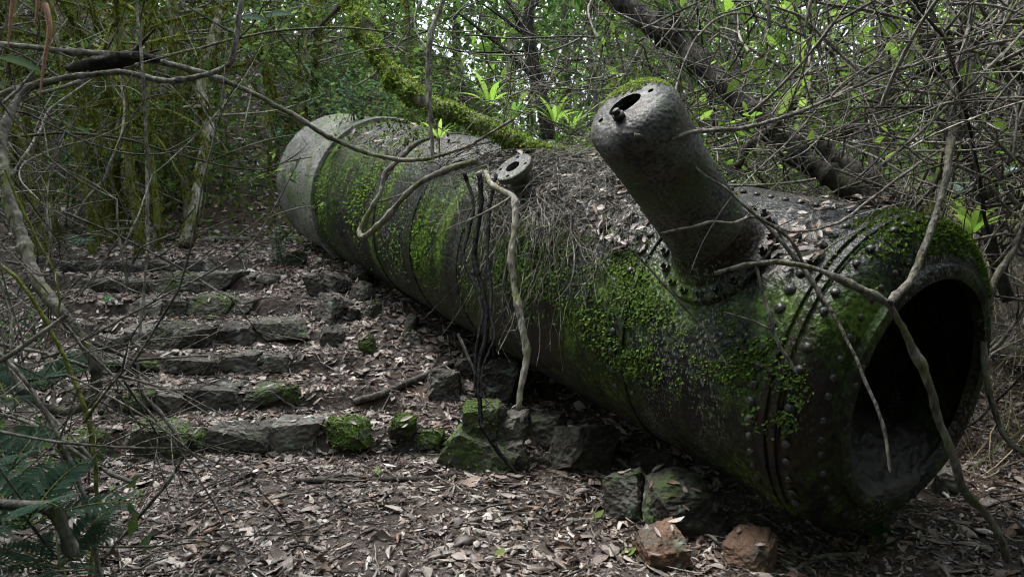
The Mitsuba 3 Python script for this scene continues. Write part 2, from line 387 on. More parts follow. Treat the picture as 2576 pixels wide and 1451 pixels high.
for s, off, size in ((0.012, 0.0, 0.0165), (0.175, 0.5, 0.0185)):
    for k in range(56):
        ph = (k + off + rng.uniform(-.1, .1)) * 2 * np.pi / 56 - np.pi
        if -2.9 < ph < 0.55 and rng.random() > 0.10:
            stud(boiler + '__rivet', riv_ply, bpoint(s, ph, 0.65 - 0.004 * (s > 0) + 0.003), bnormal(ph), size)
for k in range(40):
    ph = k * 2 * np.pi / 40 + 0.05
    if rng.random() > 0.06: stud(boiler + '__rivet', riv_ply, bpoint(-0.098, ph + rng.uniform(-.02, .02), 0.474), -BA + 0.1 * bnormal(ph), 0.0135)
for k in range(46):
    ph = k * 2 * np.pi / 46 + 0.02
    if rng.random() > 0.12: stud(boiler + '__rivet', riv_ply, bpoint(-0.058, ph + rng.uniform(-.02, .02), 0.553), -0.8 * BA + 0.6 * bnormal(ph), 0.0145)
for k in range(44):
    ph = k * 2 * np.pi / 44 - np.pi
    if -2.2 < ph < 0.4 and rng.random() > 0.2: stud(boiler + '__rivet', riv_ply, bpoint(0.945, ph, 0.655), bnormal(ph), 0.0175)
for k in range(9):                                                                                      # row running along the barrel
    stud(boiler + '__rivet', riv_ply, bpoint(0.25 + 0.075 * k, -0.20, 0.652), bnormal(-0.20), 0.0155)

# dome: a tall closed cylinder bolted to the barrel, leaning over with it
DS, DPHI, DH, DR = 0.573, -0.824, 0.80, 0.166
DN = bnormal(DPHI); D1 = BA; D2 = np.cross(DN, BA); DB = BC + BA * DS + DN * BR
# the manhole's long axis on the cap, as it lies across the picture
MJ = nrm(0.62 * D1 + 0.78 * D2) if (nrm(0.62 * D1 + 0.78 * D2) @ RIGHT) > 0 else -nrm(0.62 * D1 + 0.78 * D2)
MN = np.cross(DN, MJ)


def dome_world(v):
    v = np.asarray(v, float)
    return DB + v[:, :1] * MJ + v[:, 1:2] * MN + v[:, 2:3] * DN


def turned(profile, n=96):
    return m3.Manifold.revolve(m3.CrossSection([np.array(profile, float)]), n)


arc = [(DR + 0.004 - 0.075 + 0.075 * math.cos(t), DH - 0.085 + 0.075 * math.sin(t)) for t in np.linspace(0, math.pi / 2, 10)]
outer = turned([(0, -0.10), (DR - 0.006, -0.10), (DR - 0.006, 0.5)] + arc + [(0.05, DH - 0.004), (0, DH)])
inner = turned([(0, -0.2), (DR - 0.03, -0.2), (DR - 0.03, DH - 0.1), (DR - 0.07, DH - 0.03), (0, DH - 0.03)])
hole = m3.Manifold.cylinder(0.3, 0.040, 0.040, 48).scale([1.55, 1, 1]).translate([0, 0, DH - 0.2])
d = outer - inner - hole
for sx in (-1, 1): d = d - m3.Manifold.cylinder(0.3, 0.0105, 0.0105, 16).translate([sx * 0.098, 0, DH - 0.2])
d = d.refine_to_length(0.02).to_mesh()
v = np.array(d.vert_properties[:, :3], float)
v = dome_world(v); v = v + 0.006 * (meshkit.fbm(v * 14, 3, 5) - 0.5)[:, None]
dome = add(boiler + '__dome', trimesh.Trimesh(v, np.array(d.tri_verts), process=False), 'dome_iron', 'tall round-topped dome leaning over towards the path, with a manhole', smooth=32)
knob = trimesh.util.concatenate([trimesh.creation.cylinder(1.0, 0.8, sections=8), trimesh.creation.cylinder(0.62, 1.3, sections=12).apply_translation([0, 0, 0.6])]).subdivide()
knob.vertices += 0.12 * (meshkit.noise(knob.vertices * 2.3, 3)[:, None] - 0.5)
stud(dome + '__bolt', mikit.ply(knob, 'dome_iron', smooth=True), dome_world([[-0.03, -0.064, DH + 0.006]])[0], DN, 0.020)
# saddle flange
th = np.linspace(0, 2 * np.pi, 96, endpoint=False)
prof = [(0.158, 0.13), (0.168, 0.10), (0.178, 0.065), (0.192, 0.042), (0.208, 0.032), (0.242, 0.031), (0.249, 0.026), (0.250, -0.01)]


def saddle(rho, th, h):
    x, y = rho * np.cos(th), rho * np.sin(th)
    ph = DPHI - np.arcsin(np.clip(y / (BR + h), -1, 1)) * (1 if D2 @ np.cross(BA, DN) < 0 else -1)
    return bpoint(DS + x, ph, BR + h)


P = np.stack([saddle(r, th, h + 0 * th) for r, h in prof])
i, j = np.meshgrid(np.arange(len(prof) - 1), np.arange(96), indexing='ij'); j2 = (j + 1) % 96
q = np.stack([i * 96 + j, i * 96 + j2, (i + 1) * 96 + j2, (i + 1) * 96 + j], -1).reshape(-1, 4)
fl = add(boiler + '__dome_flange', (P.reshape(-1, 3), np.vstack([q[:, [0, 1, 2]], q[:, [0, 2, 3]]])), 'iron', smooth=35)
for k in range(18):
    t = np.array([k * 2 * np.pi / 18 + 0.1]); p = saddle(0.226, t, 0.038)[0]
    stud(fl + '__bolt', bolt_ply, p, p - (BC + BA * ((p - BC) @ BA)), 0.0165)

# pipe stub with a drilled flange on the crown
sb = min(np.linspace(1.6, 3.0, 300), key=lambda s: abs(((lambda q: W0 / 2 + FOC * q[0] / (q @ FWD))(bpoint(s, -0.78, BR + 0.15) - EYE)) - 1279))
SN = bnormal(-0.70); S1 = BA; S2 = np.cross(SN, BA); SP = bpoint(sb, -0.74, BR)
st = (turned([(0, 0), (0.062, 0), (0.062, 0.11), (0.108, 0.115), (0.11, 0.15), (0.104, 0.154), (0, 0.154)]) - m3.Manifold.cylinder(0.5, 0.042, 0.042, 32).translate([0, 0, 0.03]))
for k in range(4):
    t = k * math.pi / 2 + 0.5
    st = st - m3.Manifold.cylinder(0.5, 0.011, 0.011, 12).translate([0.082 * math.cos(t), 0.082 * math.sin(t), 0])
st = st.refine_to_length(0.03).to_mesh(); v = np.array(st.vert_properties[:, :3], float)
add(boiler + '__pipe_stub', trimesh.Trimesh(SP + v[:, :1] * S1 + v[:, 1:2] * S2 + v[:, 2:3] * SN, np.array(st.tri_verts), process=False), 'dome_iron', 'short pipe stub with a round drilled flange', smooth=30)

# mud washed into the open end
s = np.concatenate([[-0.098, -0.097], np.linspace(-0.096, 0.2, 42), np.linspace(0.22, 2.6, 66)]); w = np.linspace(-1, 1, 60)
S, Wm = np.meshgrid(s, w, indexing='ij')
lev = np.interp(S, [-0.098, -0.096, -0.08, -0.03, 0.1, 0.6, 2.6], [-0.452, -0.405, -0.39, -0.37, -0.335, -0.30, -0.27])
half = np.sqrt(np.clip(np.interp(S, [-0.098, -0.06, -0.03, 0.02], [0.447, 0.45, 0.56, 0.61]) ** 2 - np.clip(lev, -0.42, 0) ** 2, 0.012, 1))
q = np.stack([S * 7, Wm * 4, 0 * S], -1)
P = BC + S[..., None] * BA + (Wm * half)[..., None] * BU + (lev + (0.10 * (meshkit.fbm(q, 4, 8) - 0.5) + 0.05 * (meshkit.fbm(q * 4, 4, 9) - 0.5)) * sst(-0.1, -0.02, S) - 0.02 * Wm**2)[..., None] * BV
i, j = np.meshgrid(np.arange(109), np.arange(59), indexing='ij'); k = i * 60 + j
q = np.stack([k, k + 1, k + 61, k + 60], -1).reshape(-1, 4)
add('mud_heap', (P.reshape(-1, 3), np.vstack([q[:, [0, 1, 2]], q[:, [0, 2, 3]]])), 'mud', 'heap of dark grey mud inside the open end of the boiler', 'mud')

# ------------------------------------------------------------------ moss and creeping plants on the boiler


def polygon_points(poly, n):
    import shapely
    pg = shapely.Polygon(poly); x0, y0, x1, y1 = pg.bounds
    q = np.column_stack([rnd(n * 3, x0, x1), rnd(n * 3, y0, y1)])
    q = q[shapely.contains_xy(pg, q[:, 0], q[:, 1])]
    return q[:n]


def moss_patch(poly, n, size, colors, label, clump=7.0, cut=0.45, off=0.004, key='moss', cat='moss', droop=0.6, rows=3, lw=0.8):
    import shapely
    pg = shapely.Polygon(poly); q = polygon_points(pg.buffer(45).exterior.coords, int(n * 1.5))
    dist = shapely.distance(pg.exterior, shapely.points(q)) * np.where(shapely.contains_xy(pg, q[:, 0], q[:, 1]), 1, -1)
    q = q[rng.random(len(q)) < sst(-45, 40, dist)]
    hit = [on_boiler(*x) for x in q]
    P, nn = np.array([h[0] for h in hit]), bnormal(np.array([h[2] for h in hit]))
    sw = (P - BC) @ BA; far = np.clip(sw - 1.6, 0, 1)
    streak = meshkit.noise(np.column_stack([sw * 7, P[:, 2] * 1.1, 0 * sw + 3]), 0)
    keep = 0.6 * (meshkit.fbm(P * clump, 3, 21) * (1 - 0.8 * far) + 0.8 * far * streak) + 0.4 * meshkit.fbm(P * clump * 4, 3, 22) + 0.14 * (rng.random(len(P)) - 0.5) > cut + 0.02
    P, nn = P[keep], nn[keep]
    m = len(P)
    D = nrm(nn * rnd(m, 0.1, 0.8)[:, None] + rdir(m) * 0.75 + np.array([0, 0, -droop]))
    N = nrm(nn + 0.5 * rdir(m) + [0, 0, 0.5])
    L = size * (0.45 + 1.3 * rng.random(m) ** 1.5)
    v, f, c = leafset(P + nn * (off + rnd(m, 0, size * 0.35)[:, None]), D, N, L, L * lw, pal(colors, m, 0.3) * (0.55 + 0.9 * meshkit.fbm(P * 11, 3, 31))[:, None], roll=0.5, curl=0.15, rows=rows, cols=2)
    return add(key, (v, f), 'mossy', label, cat, kind='stuff', color=c)


FARM = [(0.10, 0.18, 0.025), (0.14, 0.23, 0.035), (0.07, 0.13, 0.018)]
LEAFY = [(0.055, 0.10, 0.020), (0.085, 0.14, 0.030), (0.035, 0.068, 0.013), (0.05, 0.062, 0.018)]
moss_patch([(1320, 540), (1400, 530), (1425, 640), (1410, 780), (1360, 790), (1310, 720), (1240, 700), (1250, 640)], 8500, 0.0105, LEAFY, 'bright curtain of small creeping leaves on the boiler left of the hanging twigs', 6, 0.40, key='creeper', cat='creeper')
moss_patch([(1480, 700), (1620, 690), (1670, 780), (1640, 960), (1560, 960), (1500, 880), (1460, 800)], 7500, 0.0105, LEAFY, 'creeping leaves on the middle of the boiler below the dome', 6, 0.46, key='creeper', cat='creeper')
moss_patch([(1850, 880), (1960, 860), (2010, 960), (1990, 1060), (1930, 1070), (1880, 1000)], 4600, 0.0125, LEAFY, 'thick patch of creeping leaves near the rivets of the open end', 7, 0.44, key='creeper', cat='creeper')
moss_patch([(790, 380), (830, 360), (850, 480), (820, 600), (780, 560)], 4940, 0.0109, FARM, 'dark green moss beside the pale far section of the boiler', 6, 0.40)
moss_patch([(880, 400), (950, 350), (1010, 380), (960, 480), (930, 580), (890, 560)], 5700, 0.0122, FARM, 'light green moss strip on the far part of the barrel', 7, 0.44)
moss_patch([(960, 500), (1060, 430), (1120, 480), (1080, 640), (990, 700), (900, 600)], 6840, 0.0102, FARM, 'mottled moss on the barrel under the bent twig', 8, 0.50)
moss_patch([(1100, 560), (1220, 540), (1230, 800), (1140, 760), (1020, 690)], 5700, 0.0088, MOSS, 'thin moss low on the barrel behind the black roots', 8, 0.54)
moss_patch([(1430, 560), (1600, 600), (1640, 700), (1560, 730), (1460, 680)], 6080, 0.0082, MOSS + [(0.09, 0.12, 0.03)], 'moss under the twigs left of the dome', 8, 0.48)
moss_patch([(1660, 830), (1840, 760), (1880, 860), (1860, 1000), (1700, 1010)], 4940, 0.0068, MOSS, 'scattered moss under the dome flange', 9, 0.54)
moss_patch([(870, 290), (990, 305), (1150, 340), (1100, 400), (960, 340), (860, 330)], 3600, 0.020, [(0.09, 0.15, 0.02), (0.13, 0.18, 0.03), (0.06, 0.11, 0.02)], 'bright moss along the crown of the far barrel', 6, 0.42, droop=0.0)
# moss on the rim of the open end
ph = rng.normal(0.30, 0.42, 9000); s = rnd(9000, -0.07, 0.16)
rad = np.interp(s, [-0.07, -0.04, -0.01, 0.02, 0.16], [0.53, 0.60, 0.634, 0.646, 0.652])
P, nn = bpoint(s, ph, rad), bnormal(ph); keep = (meshkit.fbm(P * 9, 3, 5) > 0.42 - 0.1 * (s < 0)) & (ph < 1.3) & (ph > -0.75)
P, nn = P[keep], nn[keep]; m = len(P); L = 0.015 * rnd(m, 0.6, 1.8)
v, f, c = leafset(P, nrm(nn * 0.8 + rdir(m) * 0.7 + [0, 0, -0.3]), rdir(m, 0.6), L, L * 0.45, pal(MOSS, m, 0.3), roll=0.4)
add('moss', (v, f), 'leaf', 'shaggy moss on the upper rim of the open end', 'moss', kind='stuff', color=c)
# moss on the dome's cap and far side
n0 = 9000
t, r = rnd(n0, 0, 2 * np.pi), DR * np.sqrt(rng.random(n0))
q = np.column_stack([r * np.cos(t), r * np.sin(t), DH - 0.085 + 0.08 * np.sqrt(np.clip(1 - (np.clip(r - 0.095, 0, 1) / 0.075) ** 2, 0, 1))])
keep = (q[:, 0] * 0.45 + q[:, 1] * 0.9 + 0.10 * (meshkit.fbm(q * 18, 3, 2) - 0.5) + 0.05 * (meshkit.noise(q * 90, 5) - 0.5) > 0.082) & ((q[:, 0] / 0.066) ** 2 + (q[:, 1] / 0.044) ** 2 > 1)
P = dome_world(q[keep]); m = len(P); L = 0.0065 * rnd(m, 0.6, 1.6)
v, f, c = leafset(P, nrm(DN + rdir(m)), rdir(m, 0.8), L, L * 0.6, pal([(0.16, 0.23, 0.04), (0.21, 0.27, 0.06), (0.11, 0.17, 0.03)], m, 0.3), roll=0.4, cols=2)
add('moss', (v, f), 'leaf', 'light green moss on top of the dome behind its manhole', 'moss', kind='stuff', color=c)
t = rng.normal(0.55, 0.35, 2600); h = rnd(2600, 0.1, DH - 0.06)
q = np.column_stack([(DR + 0.001) * np.cos(t), (DR + 0.001) * np.sin(t), h])
keep = meshkit.fbm(q * 22, 3, 12) > 0.52
P = dome_world(q[keep]); m = len(P); L = 0.008 * rnd(m, 0.6, 1.6)
v, f, c = leafset(P, rdir(m), rdir(m, 0.8), L, L * 0.7, pal(MOSS, m, 0.3), roll=0.4)
add('moss', (v, f), 'mossy', 'specks of moss down the right side of the dome', 'moss', kind='stuff', color=c)

# ------------------------------------------------------------------ stones


def stone_mesh(w, d, h, seed, boxy=0.75):
    r = np.random.default_rng(seed)
    c = np.array([[x, y, z] for x in (-1, 1) for y in (-1, 1) for z in (-1, 1)], float) * (1 - 0.40 * r.random((8, 3)))
    p = r.uniform(-1, 1, (14, 3)); p = p / np.maximum(np.abs(p).max(1, keepdims=True), 1e-6) * (1 - 0.12 * r.random((14, 1)))
    p = np.vstack([c, p])
    e = p / np.linalg.norm(p, axis=1, keepdims=True) * 1.05
    b = np.clip((boxy - 0.45) / 0.4, 0.15, 1)
    p = p * b + e * (1 - b)
    p[:, 0] += 0.16 * r.normal() * p[:, 2]; p[:, 1] += 0.12 * r.normal() * p[:, 2]
    m = trimesh.Trimesh(p * 0.5 * np.array([w, d, h]) * 1.08).convex_hull
    v, f = trimesh.remesh.subdivide_to_size(m.vertices, m.faces, max(0.016, 0.09 * max(w, h)))
    m = trimesh.Trimesh(v, f); m.merge_vertices()
    k = r.uniform(0, 99, 3)
    m.vertices = m.vertices + m.vertex_normals * ((meshkit.fbm(m.vertices * 16 + k, 3, 1) - 0.5) * 0.11 * min(w, h) + (meshkit.fbm(m.vertices * 55 + k, 3, 2) - 0.5) * 0.018)[:, None]
    return m


STONES, STONE_MESHES = [], []


def stone(x0, x1, y0, y1, label, tint=0.5, moss=0.3, boxy=0.8, deep=None, yaw=None, leafy=0, key='step_stone', group=None, sink=0.03, base=None):
    b = ground_at((x0 + x1) / 2, y1) if base is None else np.asarray(base, float)
    dep = (b - EYE) @ FWD
    w, h = (x1 - x0) / FOC * dep, (1.0 if key == 'rock' else 0.90) * (y1 - y0) / FOC * dep
    d = deep or 0.5 * (w + h) * 1.1
    seed = int(x0 * 7 + y0 * 13)
    m = stone_mesh(w, d, h + sink, seed, boxy)
    a = (rng.uniform(-0.12, 0.12) if yaw is None else yaw) - 0.10
    R = np.array([[math.cos(a), -math.sin(a), 0], [math.sin(a), math.cos(a), 0], [0, 0, 1]])
    if key == 'rock':
        m.vertices = m.vertices @ trimesh.transformations.euler_matrix(rng.uniform(-.3, .3), rng.uniform(-.35, .35), rng.uniform(-.5, .5))[:3, :3].T
    m.vertices = m.vertices @ R.T + b + np.array([0.0, d * np.clip(0.5 - 0.7 * (0.85 - boxy), 0.25, 0.5) - 0.03, (h - sink) * 0.5 - 0.06 * h * (boxy < 0.8)])
    uv = np.tile([tint, moss], (len(m.vertices), 1))
    k = thing(key, label, 'stone', group)
    add(k + '__block' if leafy else k, (m.vertices[m.faces].reshape(-1, 3), np.arange(3 * len(m.faces)).reshape(-1, 3)), 'stone', None if leafy else label, None if leafy else 'stone', None if leafy else group, uv=np.tile([tint, moss], (3 * len(m.faces), 1))) if leafy else scene.__setitem__(k, mikit.ply((m.vertices[m.faces].reshape(-1, 3), np.arange(3 * len(m.faces)).reshape(-1, 3)), 'stone', smooth=True, uv=np.tile([tint, moss], (3 * len(m.faces), 1))))
    STONES.append(k); STONE_MESHES.append(m)
    if leafy:
        pts, fi = trimesh.sample.sample_surface(m, int(leafy * 2.4), seed=seed)
        nn = m.face_normals[fi]
        keep = (nn[:, 2] * 0.6 - nn[:, 1] * 0.3 + 1.6 * (meshkit.fbm(pts * 16, 3, 6) - 0.5) > 0.16)
        pts, nn = np.asarray(pts)[keep], nn[keep]; q = len(pts); L = 0.0085 * rnd(q, 0.6, 1.6)
        v, f, c = leafset(pts, nrm(nn * 0.25 + np.cross(rdir(q), nn)), nrm(nn + 0.35 * rdir(q)), L, L * 0.75, pal(LEAFY + MOSS + MOSS, q, 0.3) * (0.5 + meshkit.fbm(pts * 25, 3, 2))[:, None], roll=0.5, cols=2)
        add(k + '__moss', (v, f), 'mossy', kind='stuff', color=c)
    return k


S = stone
# lowest step
S(150, 262, 1075, 1165, 'mossy lump of stone at the far left of the lowest step', 0.3, 1.0, 0.6, leafy=700)
S(330, 468, 1052, 1152, 'mossy slanting stone at the left of the lowest step', 0.5, 0.8, 0.7, leafy=700)
S(466, 524, 1075, 1135, 'small dark mossy stone between two blocks of the lowest step', 0.3, 0.9, 0.7, leafy=300)
S(518, 682, 1072, 1140, 'long dark block in the middle of the lowest step', 0.30, 0.25, 0.93)
S(683, 806, 1052, 1120, 'clean grey squared block of the lowest step', 0.85, 0.1, 0.95)
S(818, 938, 1042, 1110, 'rounded stone covered with green moss, right of the grey squared block', 0.3, 1.0, 0.55, leafy=1500)
S(980, 1048, 1028, 1096, 'small round mossy stone between the rounded moss stone and the mossy pile', 0.3, 1.0, 0.55, leafy=900)
S(1052, 1122, 1070, 1116, 'low mossy stone at the foot of the mossy pile', 0.3, 0.9, 0.6, leafy=500)
# second step
S(300, 386, 972, 1042, 'moss covered stone at the left of the second step', 0.3, 1.0, 0.65, leafy=700)
S(384, 468, 982, 1032, 'pale green-grey stone of the second step', 1.0, 0.1, 0.9)
S(476, 612, 970, 1030, 'long dark block of the second step', 0.28, 0.35, 0.92)
S(610, 704, 968, 1020, 'short dark block of the second step with mossy face', 0.28, 0.6, 0.9)
S(702, 756, 960, 1000, 'small mossy stone at the right end of the second step', 0.3, 0.9, 0.65, leafy=300)
# third step
S(252, 412, 902, 932, 'flat mossy slab of the third step', 0.3, 0.9, 0.9)
S(418, 548, 898, 946, 'broad dark slab in the middle of the third step', 0.35, 0.25, 0.85)
S(552, 655, 885, 930, 'grey brown block of the third step', 0.55, 0.3, 0.92)
S(655, 734, 890, 920, 'low grey stone at the right of the third step', 0.5, 0.2, 0.85)
# fourth step
S(256, 306, 842, 884, 'small pale stone at the left of the fourth step', 0.9, 0.2, 0.85)
S(302, 390, 818, 876, 'greenish grey block of the fourth step', 0.7, 0.25, 0.92)
S(388, 514, 816, 882, 'large dark block with tufts of fern in the fourth step', 0.28, 0.5, 0.94, leafy=160)
S(520, 645, 814, 870, 'dark brown block of the fourth step', 0.3, 0.3, 0.9)
S(650, 772, 806, 842, 'flat-topped slab at the right of the fourth step', 0.62, 0.5, 0.9)
# fifth step
S(328, 414, 750, 790, 'whitish green stone of the fifth step', 1.0, 0.15, 0.9)
S(412, 472, 750, 796, 'small grey block of the fifth step', 0.65, 0.25, 0.92)
S(468, 592, 744, 786, 'long block of the fifth step with a mossy face', 0.4, 0.8, 0.95, leafy=350)
S(590, 640, 748, 776, 'small bluish stone at the right of the fifth step', 0.6, 0.05, 0.8)
# sixth step
S(218, 312, 698, 732, 'dim stone at the left of the sixth step', 0.35, 0.4, 0.9)
S(308, 392, 696, 738, 'brown grey block of the sixth step', 0.5, 0.3, 0.92)
S(394, 512, 684, 730, 'mossy topped block of the sixth step', 0.55, 0.65, 0.88, leafy=250)
S(512, 594, 680, 722, 'grey block at the right of the sixth step', 0.6, 0.15, 0.85)
# seventh step
S(150, 212, 654, 688, 'dark lump at the left of the uppermost step', 0.25, 0.4, 0.8)
S(212, 292, 656, 684, 'dark stone second from the left of the uppermost step', 0.3, 0.35, 0.9)
S(290, 368, 654, 688, 'dark block in the middle of the uppermost step', 0.3, 0.2, 0.92)
S(368, 438, 652, 684, 'wedge shaped stone of the uppermost step', 0.4, 0.2, 0.7)
S(448, 535, 652, 688, 'slanting slab at the right of the uppermost step', 0.35, 0.2, 0.75)
# rubble between path and boiler
K = dict(key='rock')
S(765, 812, 678, 745, 'dark rock at the left of the rock pile under the far barrel', 0.4, 0.4, 0.6, **K)
S(808, 876, 690, 738, 'grey rock in the rock pile under the far barrel', 0.55, 0.3, 0.7, **K)
S(884, 942, 704, 748, 'pale round rock at the right of the rock pile under the far barrel', 1.0, 0.05, 0.5, **K)
S(878, 936, 672, 706, 'rock leaning against the far barrel above the pale rock', 0.6, 0.2, 0.6, base=ground_at(905, 730) + np.array([0, .05, .09]), **K)
S(798, 872, 745, 806, 'tilted flat slab below the rock pile', 0.5, 0.1, 0.85, **K)
S(870, 905, 770, 800, 'small mossy rock right of the tilted slab', 0.3, 0.9, 0.6, **K)
S(900, 958, 756, 792, 'mossy rock with rusty face right of the tilted slab', 0.8, 0.7, 0.6, **K)
S(900, 950, 842, 884, 'little round mossy rock on the slope beside the path', 0.3, 1.0, 0.5, leafy=600, **K)
S(804, 866, 820, 868, 'dark rock half buried on the slope beside the flat-topped slab', 0.4, 0.1, 0.7, **K)
S(1018, 1052, 788, 832, 'small mossy rock close under the barrel', 0.4, 0.8, 0.6, **K)
S(1020, 1058, 830, 860, 'small rusty mossy rock on the slope under the barrel', 0.9, 0.7, 0.7, **K)
S(640, 700, 690, 706, 'flat bluish rock set into the path edge', 0.6, 0.3, 0.8, **K)
S(690, 770, 640, 668, 'weedy rock at the top of the path beside the far barrel', 0.5, 0.7, 0.7, leafy=200, **K)
b0 = ground_at(1215, 1182)
S(1122, 1312, 1085, 1182, 'broad mossy rock at the bottom of the mossy pile', 0.6, 0.85, 0.7, deep=0.26, base=b0, leafy=900, **K)
S(1150, 1262, 1000, 1092, 'mossy rock on top of the broad mossy rock', 0.5, 0.95, 0.7, deep=0.24, base=b0 + np.array([0.0, 0.03, 0.17]), leafy=1000, **K)
S(1238, 1316, 1028, 1098, 'brown rock on the right of the mossy pile', 0.75, 0.4, 0.7, deep=0.22, base=b0 + np.array([0.16, 0.07, 0.14]), **K)
S(1258, 1330, 1090, 1180, 'split brown rock at the right foot of the mossy pile', 0.6, 0.5, 0.7, deep=0.2, base=b0 + np.array([0.17, 0.0, -0.02]), **K)
S(1212, 1320, 890, 1000, 'dark angular rock under the barrel behind the hanging vine', 0.3, 0.4, 0.65, base=ground_at(1265, 1010), **K)
S(1160, 1206, 892, 945, 'mossy rock under the barrel left of the dark root', 0.45, 0.7, 0.7, **K)
S(1075, 1160, 930, 1000, 'bluish grey rock among leaves left of the mossy pile', 0.55, 0.1, 0.7, **K)
S(1340, 1424, 1035, 1130, 'upright brown green rock propping the barrel', 0.6, 0.6, 0.75, **K)
S(1380, 1565, 1065, 1178, 'big angular dark rock under the middle of the barrel', 0.6, 0.4, 0.75, deep=0.26, yaw=0.5, **K)
S(1525, 1630, 1195, 1300, 'upright greenish rock with rusty foot in front of the boiler', 0.45, 0.75, 0.8, deep=0.18, **K)
S(1590, 1700, 1140, 1205, 'dark rock in the shade under the barrel', 0.25, 0.2, 0.7, **K)
S(1620, 1825, 1198, 1345, 'large rounded boulder under the near part of the barrel', 0.35, 0.7, 0.45, deep=0.30, **K)
S(1612, 1728, 1345, 1428, 'rusty flat-topped rock at the bottom of the picture', 1.4, 0.2, 0.72, deep=0.20, sink=0.07, **K)
S(1835, 1955, 1350, 1428, 'orange brown angular rock at the bottom right of the rusty rock', 1.5, 0.15, 0.7, deep=0.2, sink=0.07, yaw=0.6, **K)
S(2185, 2260, 1195, 1262, 'small rock lying in leaves right of the open end', 0.9, 0.1, 0.7, base=ground_at(2385, 1240), **K)

# ------------------------------------------------------------------ fallen leaves


def litter(P, L, Wd, rolled, lift=0.012, cols=5, rows=4, palette=DRY, flat=0.35):
    n = len(P); yaw = rnd(n, 0, 2 * np.pi)
    e = 0.02
    gxn = (height(P[:, 0] + e, P[:, 1]) - height(P[:, 0] - e, P[:, 1])) / (2 * e); gyn = (height(P[:, 0], P[:, 1] + e) - height(P[:, 0], P[:, 1] - e)) / (2 * e)
    up = nrm(np.column_stack([-np.clip(gxn, -1, 1), -np.clip(gyn, -1, 1), np.ones(n)]))
    D = np.column_stack([np.cos(yaw), np.sin(yaw), rng.normal(0, flat * 0.6, n)]); D = nrm(D - (D * up).sum(1, keepdims=True) * up * 0.9)
    N = nrm(up + flat * rng.normal(size=(n, 3)))
    N = np.where(rng.random((n, 1)) < 0.5, N, -N * [1, 1, 1]) if rolled else N
    Wd = Wd * rng.choice([0.8, 1.0, 1.5, 1.9], n, p=[.35, .35, .2, .1])
    return leafset(P + up * rnd(n, 0.002, lift)[:, None] - D * (L / 2)[:, None], D, N, L, Wd, pal(palette, n, 0.2), roll=rng.choice([0.35, 0.9, 1.7, 2.6], n, p=[.26, .24, .25, .25]) * rnd(n, .7, 1.2), curl=rng.normal(0.05, 0.12, n), rows=rows, cols=cols, jag=0.075)


def cover(n, x0, x1, y0, y1, test=None):
    p = np.column_stack([rnd(n, x0, x1), rnd(n, y0, y1)])
    if test is not None: p = p[test(p[:, 0], p[:, 1])]
    return np.column_stack([p, height(p[:, 0], p[:, 1])])


def patchy(P, low=0.2):
    """Leaves lie thick in some places and leave bare soil in others."""
    k = meshkit.fbm(P * [1.6, 1.6, 0.0] + 3, 3, 15) + 0.5 * (meshkit.noise(P * [7, 7, 0.0], 16) - 0.5)
    return P[rng.random(len(P)) < low + (1 - low) * sst(0.36, 0.60, k)]


def not_boiler(x, y):
    return np.abs((np.column_stack([x, y]) - BC[:2]) @ nrm(BU[:2])) > 0.42


# the largest ones in view, each a thing
P = cover(900, -2.2, 3.0, 2.25, 3.9, lambda x, y: (np.abs(x / y) < 0.68) & not_boiler(x, y))
P = P[np.argsort(P[:, 1])][:300]
L = rnd(300, 0.06, 0.125); v, f, c = litter(P, L, L * rnd(300, 0.30, 0.48), True, 0.02, cols=5, rows=5)
nv, nf = len(v) // 300, len(f) // 300
for k in range(300):
    add('fallen_leaf' if k == 0 else f'fallen_leaf_{k:03d}', (v[k * nv:(k + 1) * nv], f[k * nf:(k + 1) * nf] - k * nv), 'dry', 'curled dry brown leaf lying on the path in the foreground', 'leaf', 'fallen leaves in the foreground', color=c[k * nv:(k + 1) * nv])
parts = []
P = cover(11500, -2.6, 3.6, 2.1, 4.4, lambda x, y: (np.abs(x / y) < 0.72)); P = patchy(P, 0.22); L = 0.022 + 0.088 * rng.random(len(P)) ** 1.9; parts.append(litter(P, L, L * rnd(len(P), 0.28, 0.48), True, 0.02, cols=5, rows=4))
P = np.vstack([cover(15000, -5, 3.8, 4.2, 8.2, lambda x, y: (np.abs(x / y) < 0.75)), cover(11000, -3.6, 0.4, 3.9, 7.4, lambda x, y: (np.abs(x - path_x(y) - 0.2) < 1.6))]); P = patchy(P, 0.5); L = rnd(len(P), 0.03, 0.09); parts.append(litter(P, L, L * rnd(len(P), 0.3, 0.5), True, 0.02, cols=3, rows=4))
P = cover(15000, -9, 3, 7.5, 14); P = patchy(P, 0.4); L = rnd(len(P), 0.05, 0.11); parts.append(litter(P, L, L * 0.45, True, 0.03, cols=3, rows=3))
P = cover(42000, -2.6, 3.6, 2.1, 4.6, lambda x, y: (np.abs(x / y) < 0.72)); L = rnd(len(P), 0.010, 0.04); parts.append(litter(P, L, L * rnd(len(P), 0.2, 0.6), True, 0.012, cols=2, rows=3, palette=DRY + [(0.05, 0.04, 0.035)] * 3))
for m in STONE_MESHES:
    q, fi = trimesh.sample.sample_surface(m, 40, seed=len(m.faces)); nn = m.face_normals[fi]; keep = nn[:, 2] > 0.75; q, nn = np.asarray(q)[keep][:7], nn[keep][:7]; n = len(q)
    if n: L = rnd(n, 0.03, 0.075); parts.append(leafset(q + nn * 0.008, nrm(np.cross(rdir(n), nn)), nrm(nn + 0.3 * rdir(n)), L, L * 0.42, pal(DRY, n), roll=rnd(n, 0.3, 1.4), curl=rnd(n, 0, 0.15), rows=4, cols=3))
v, f, c = join(parts)
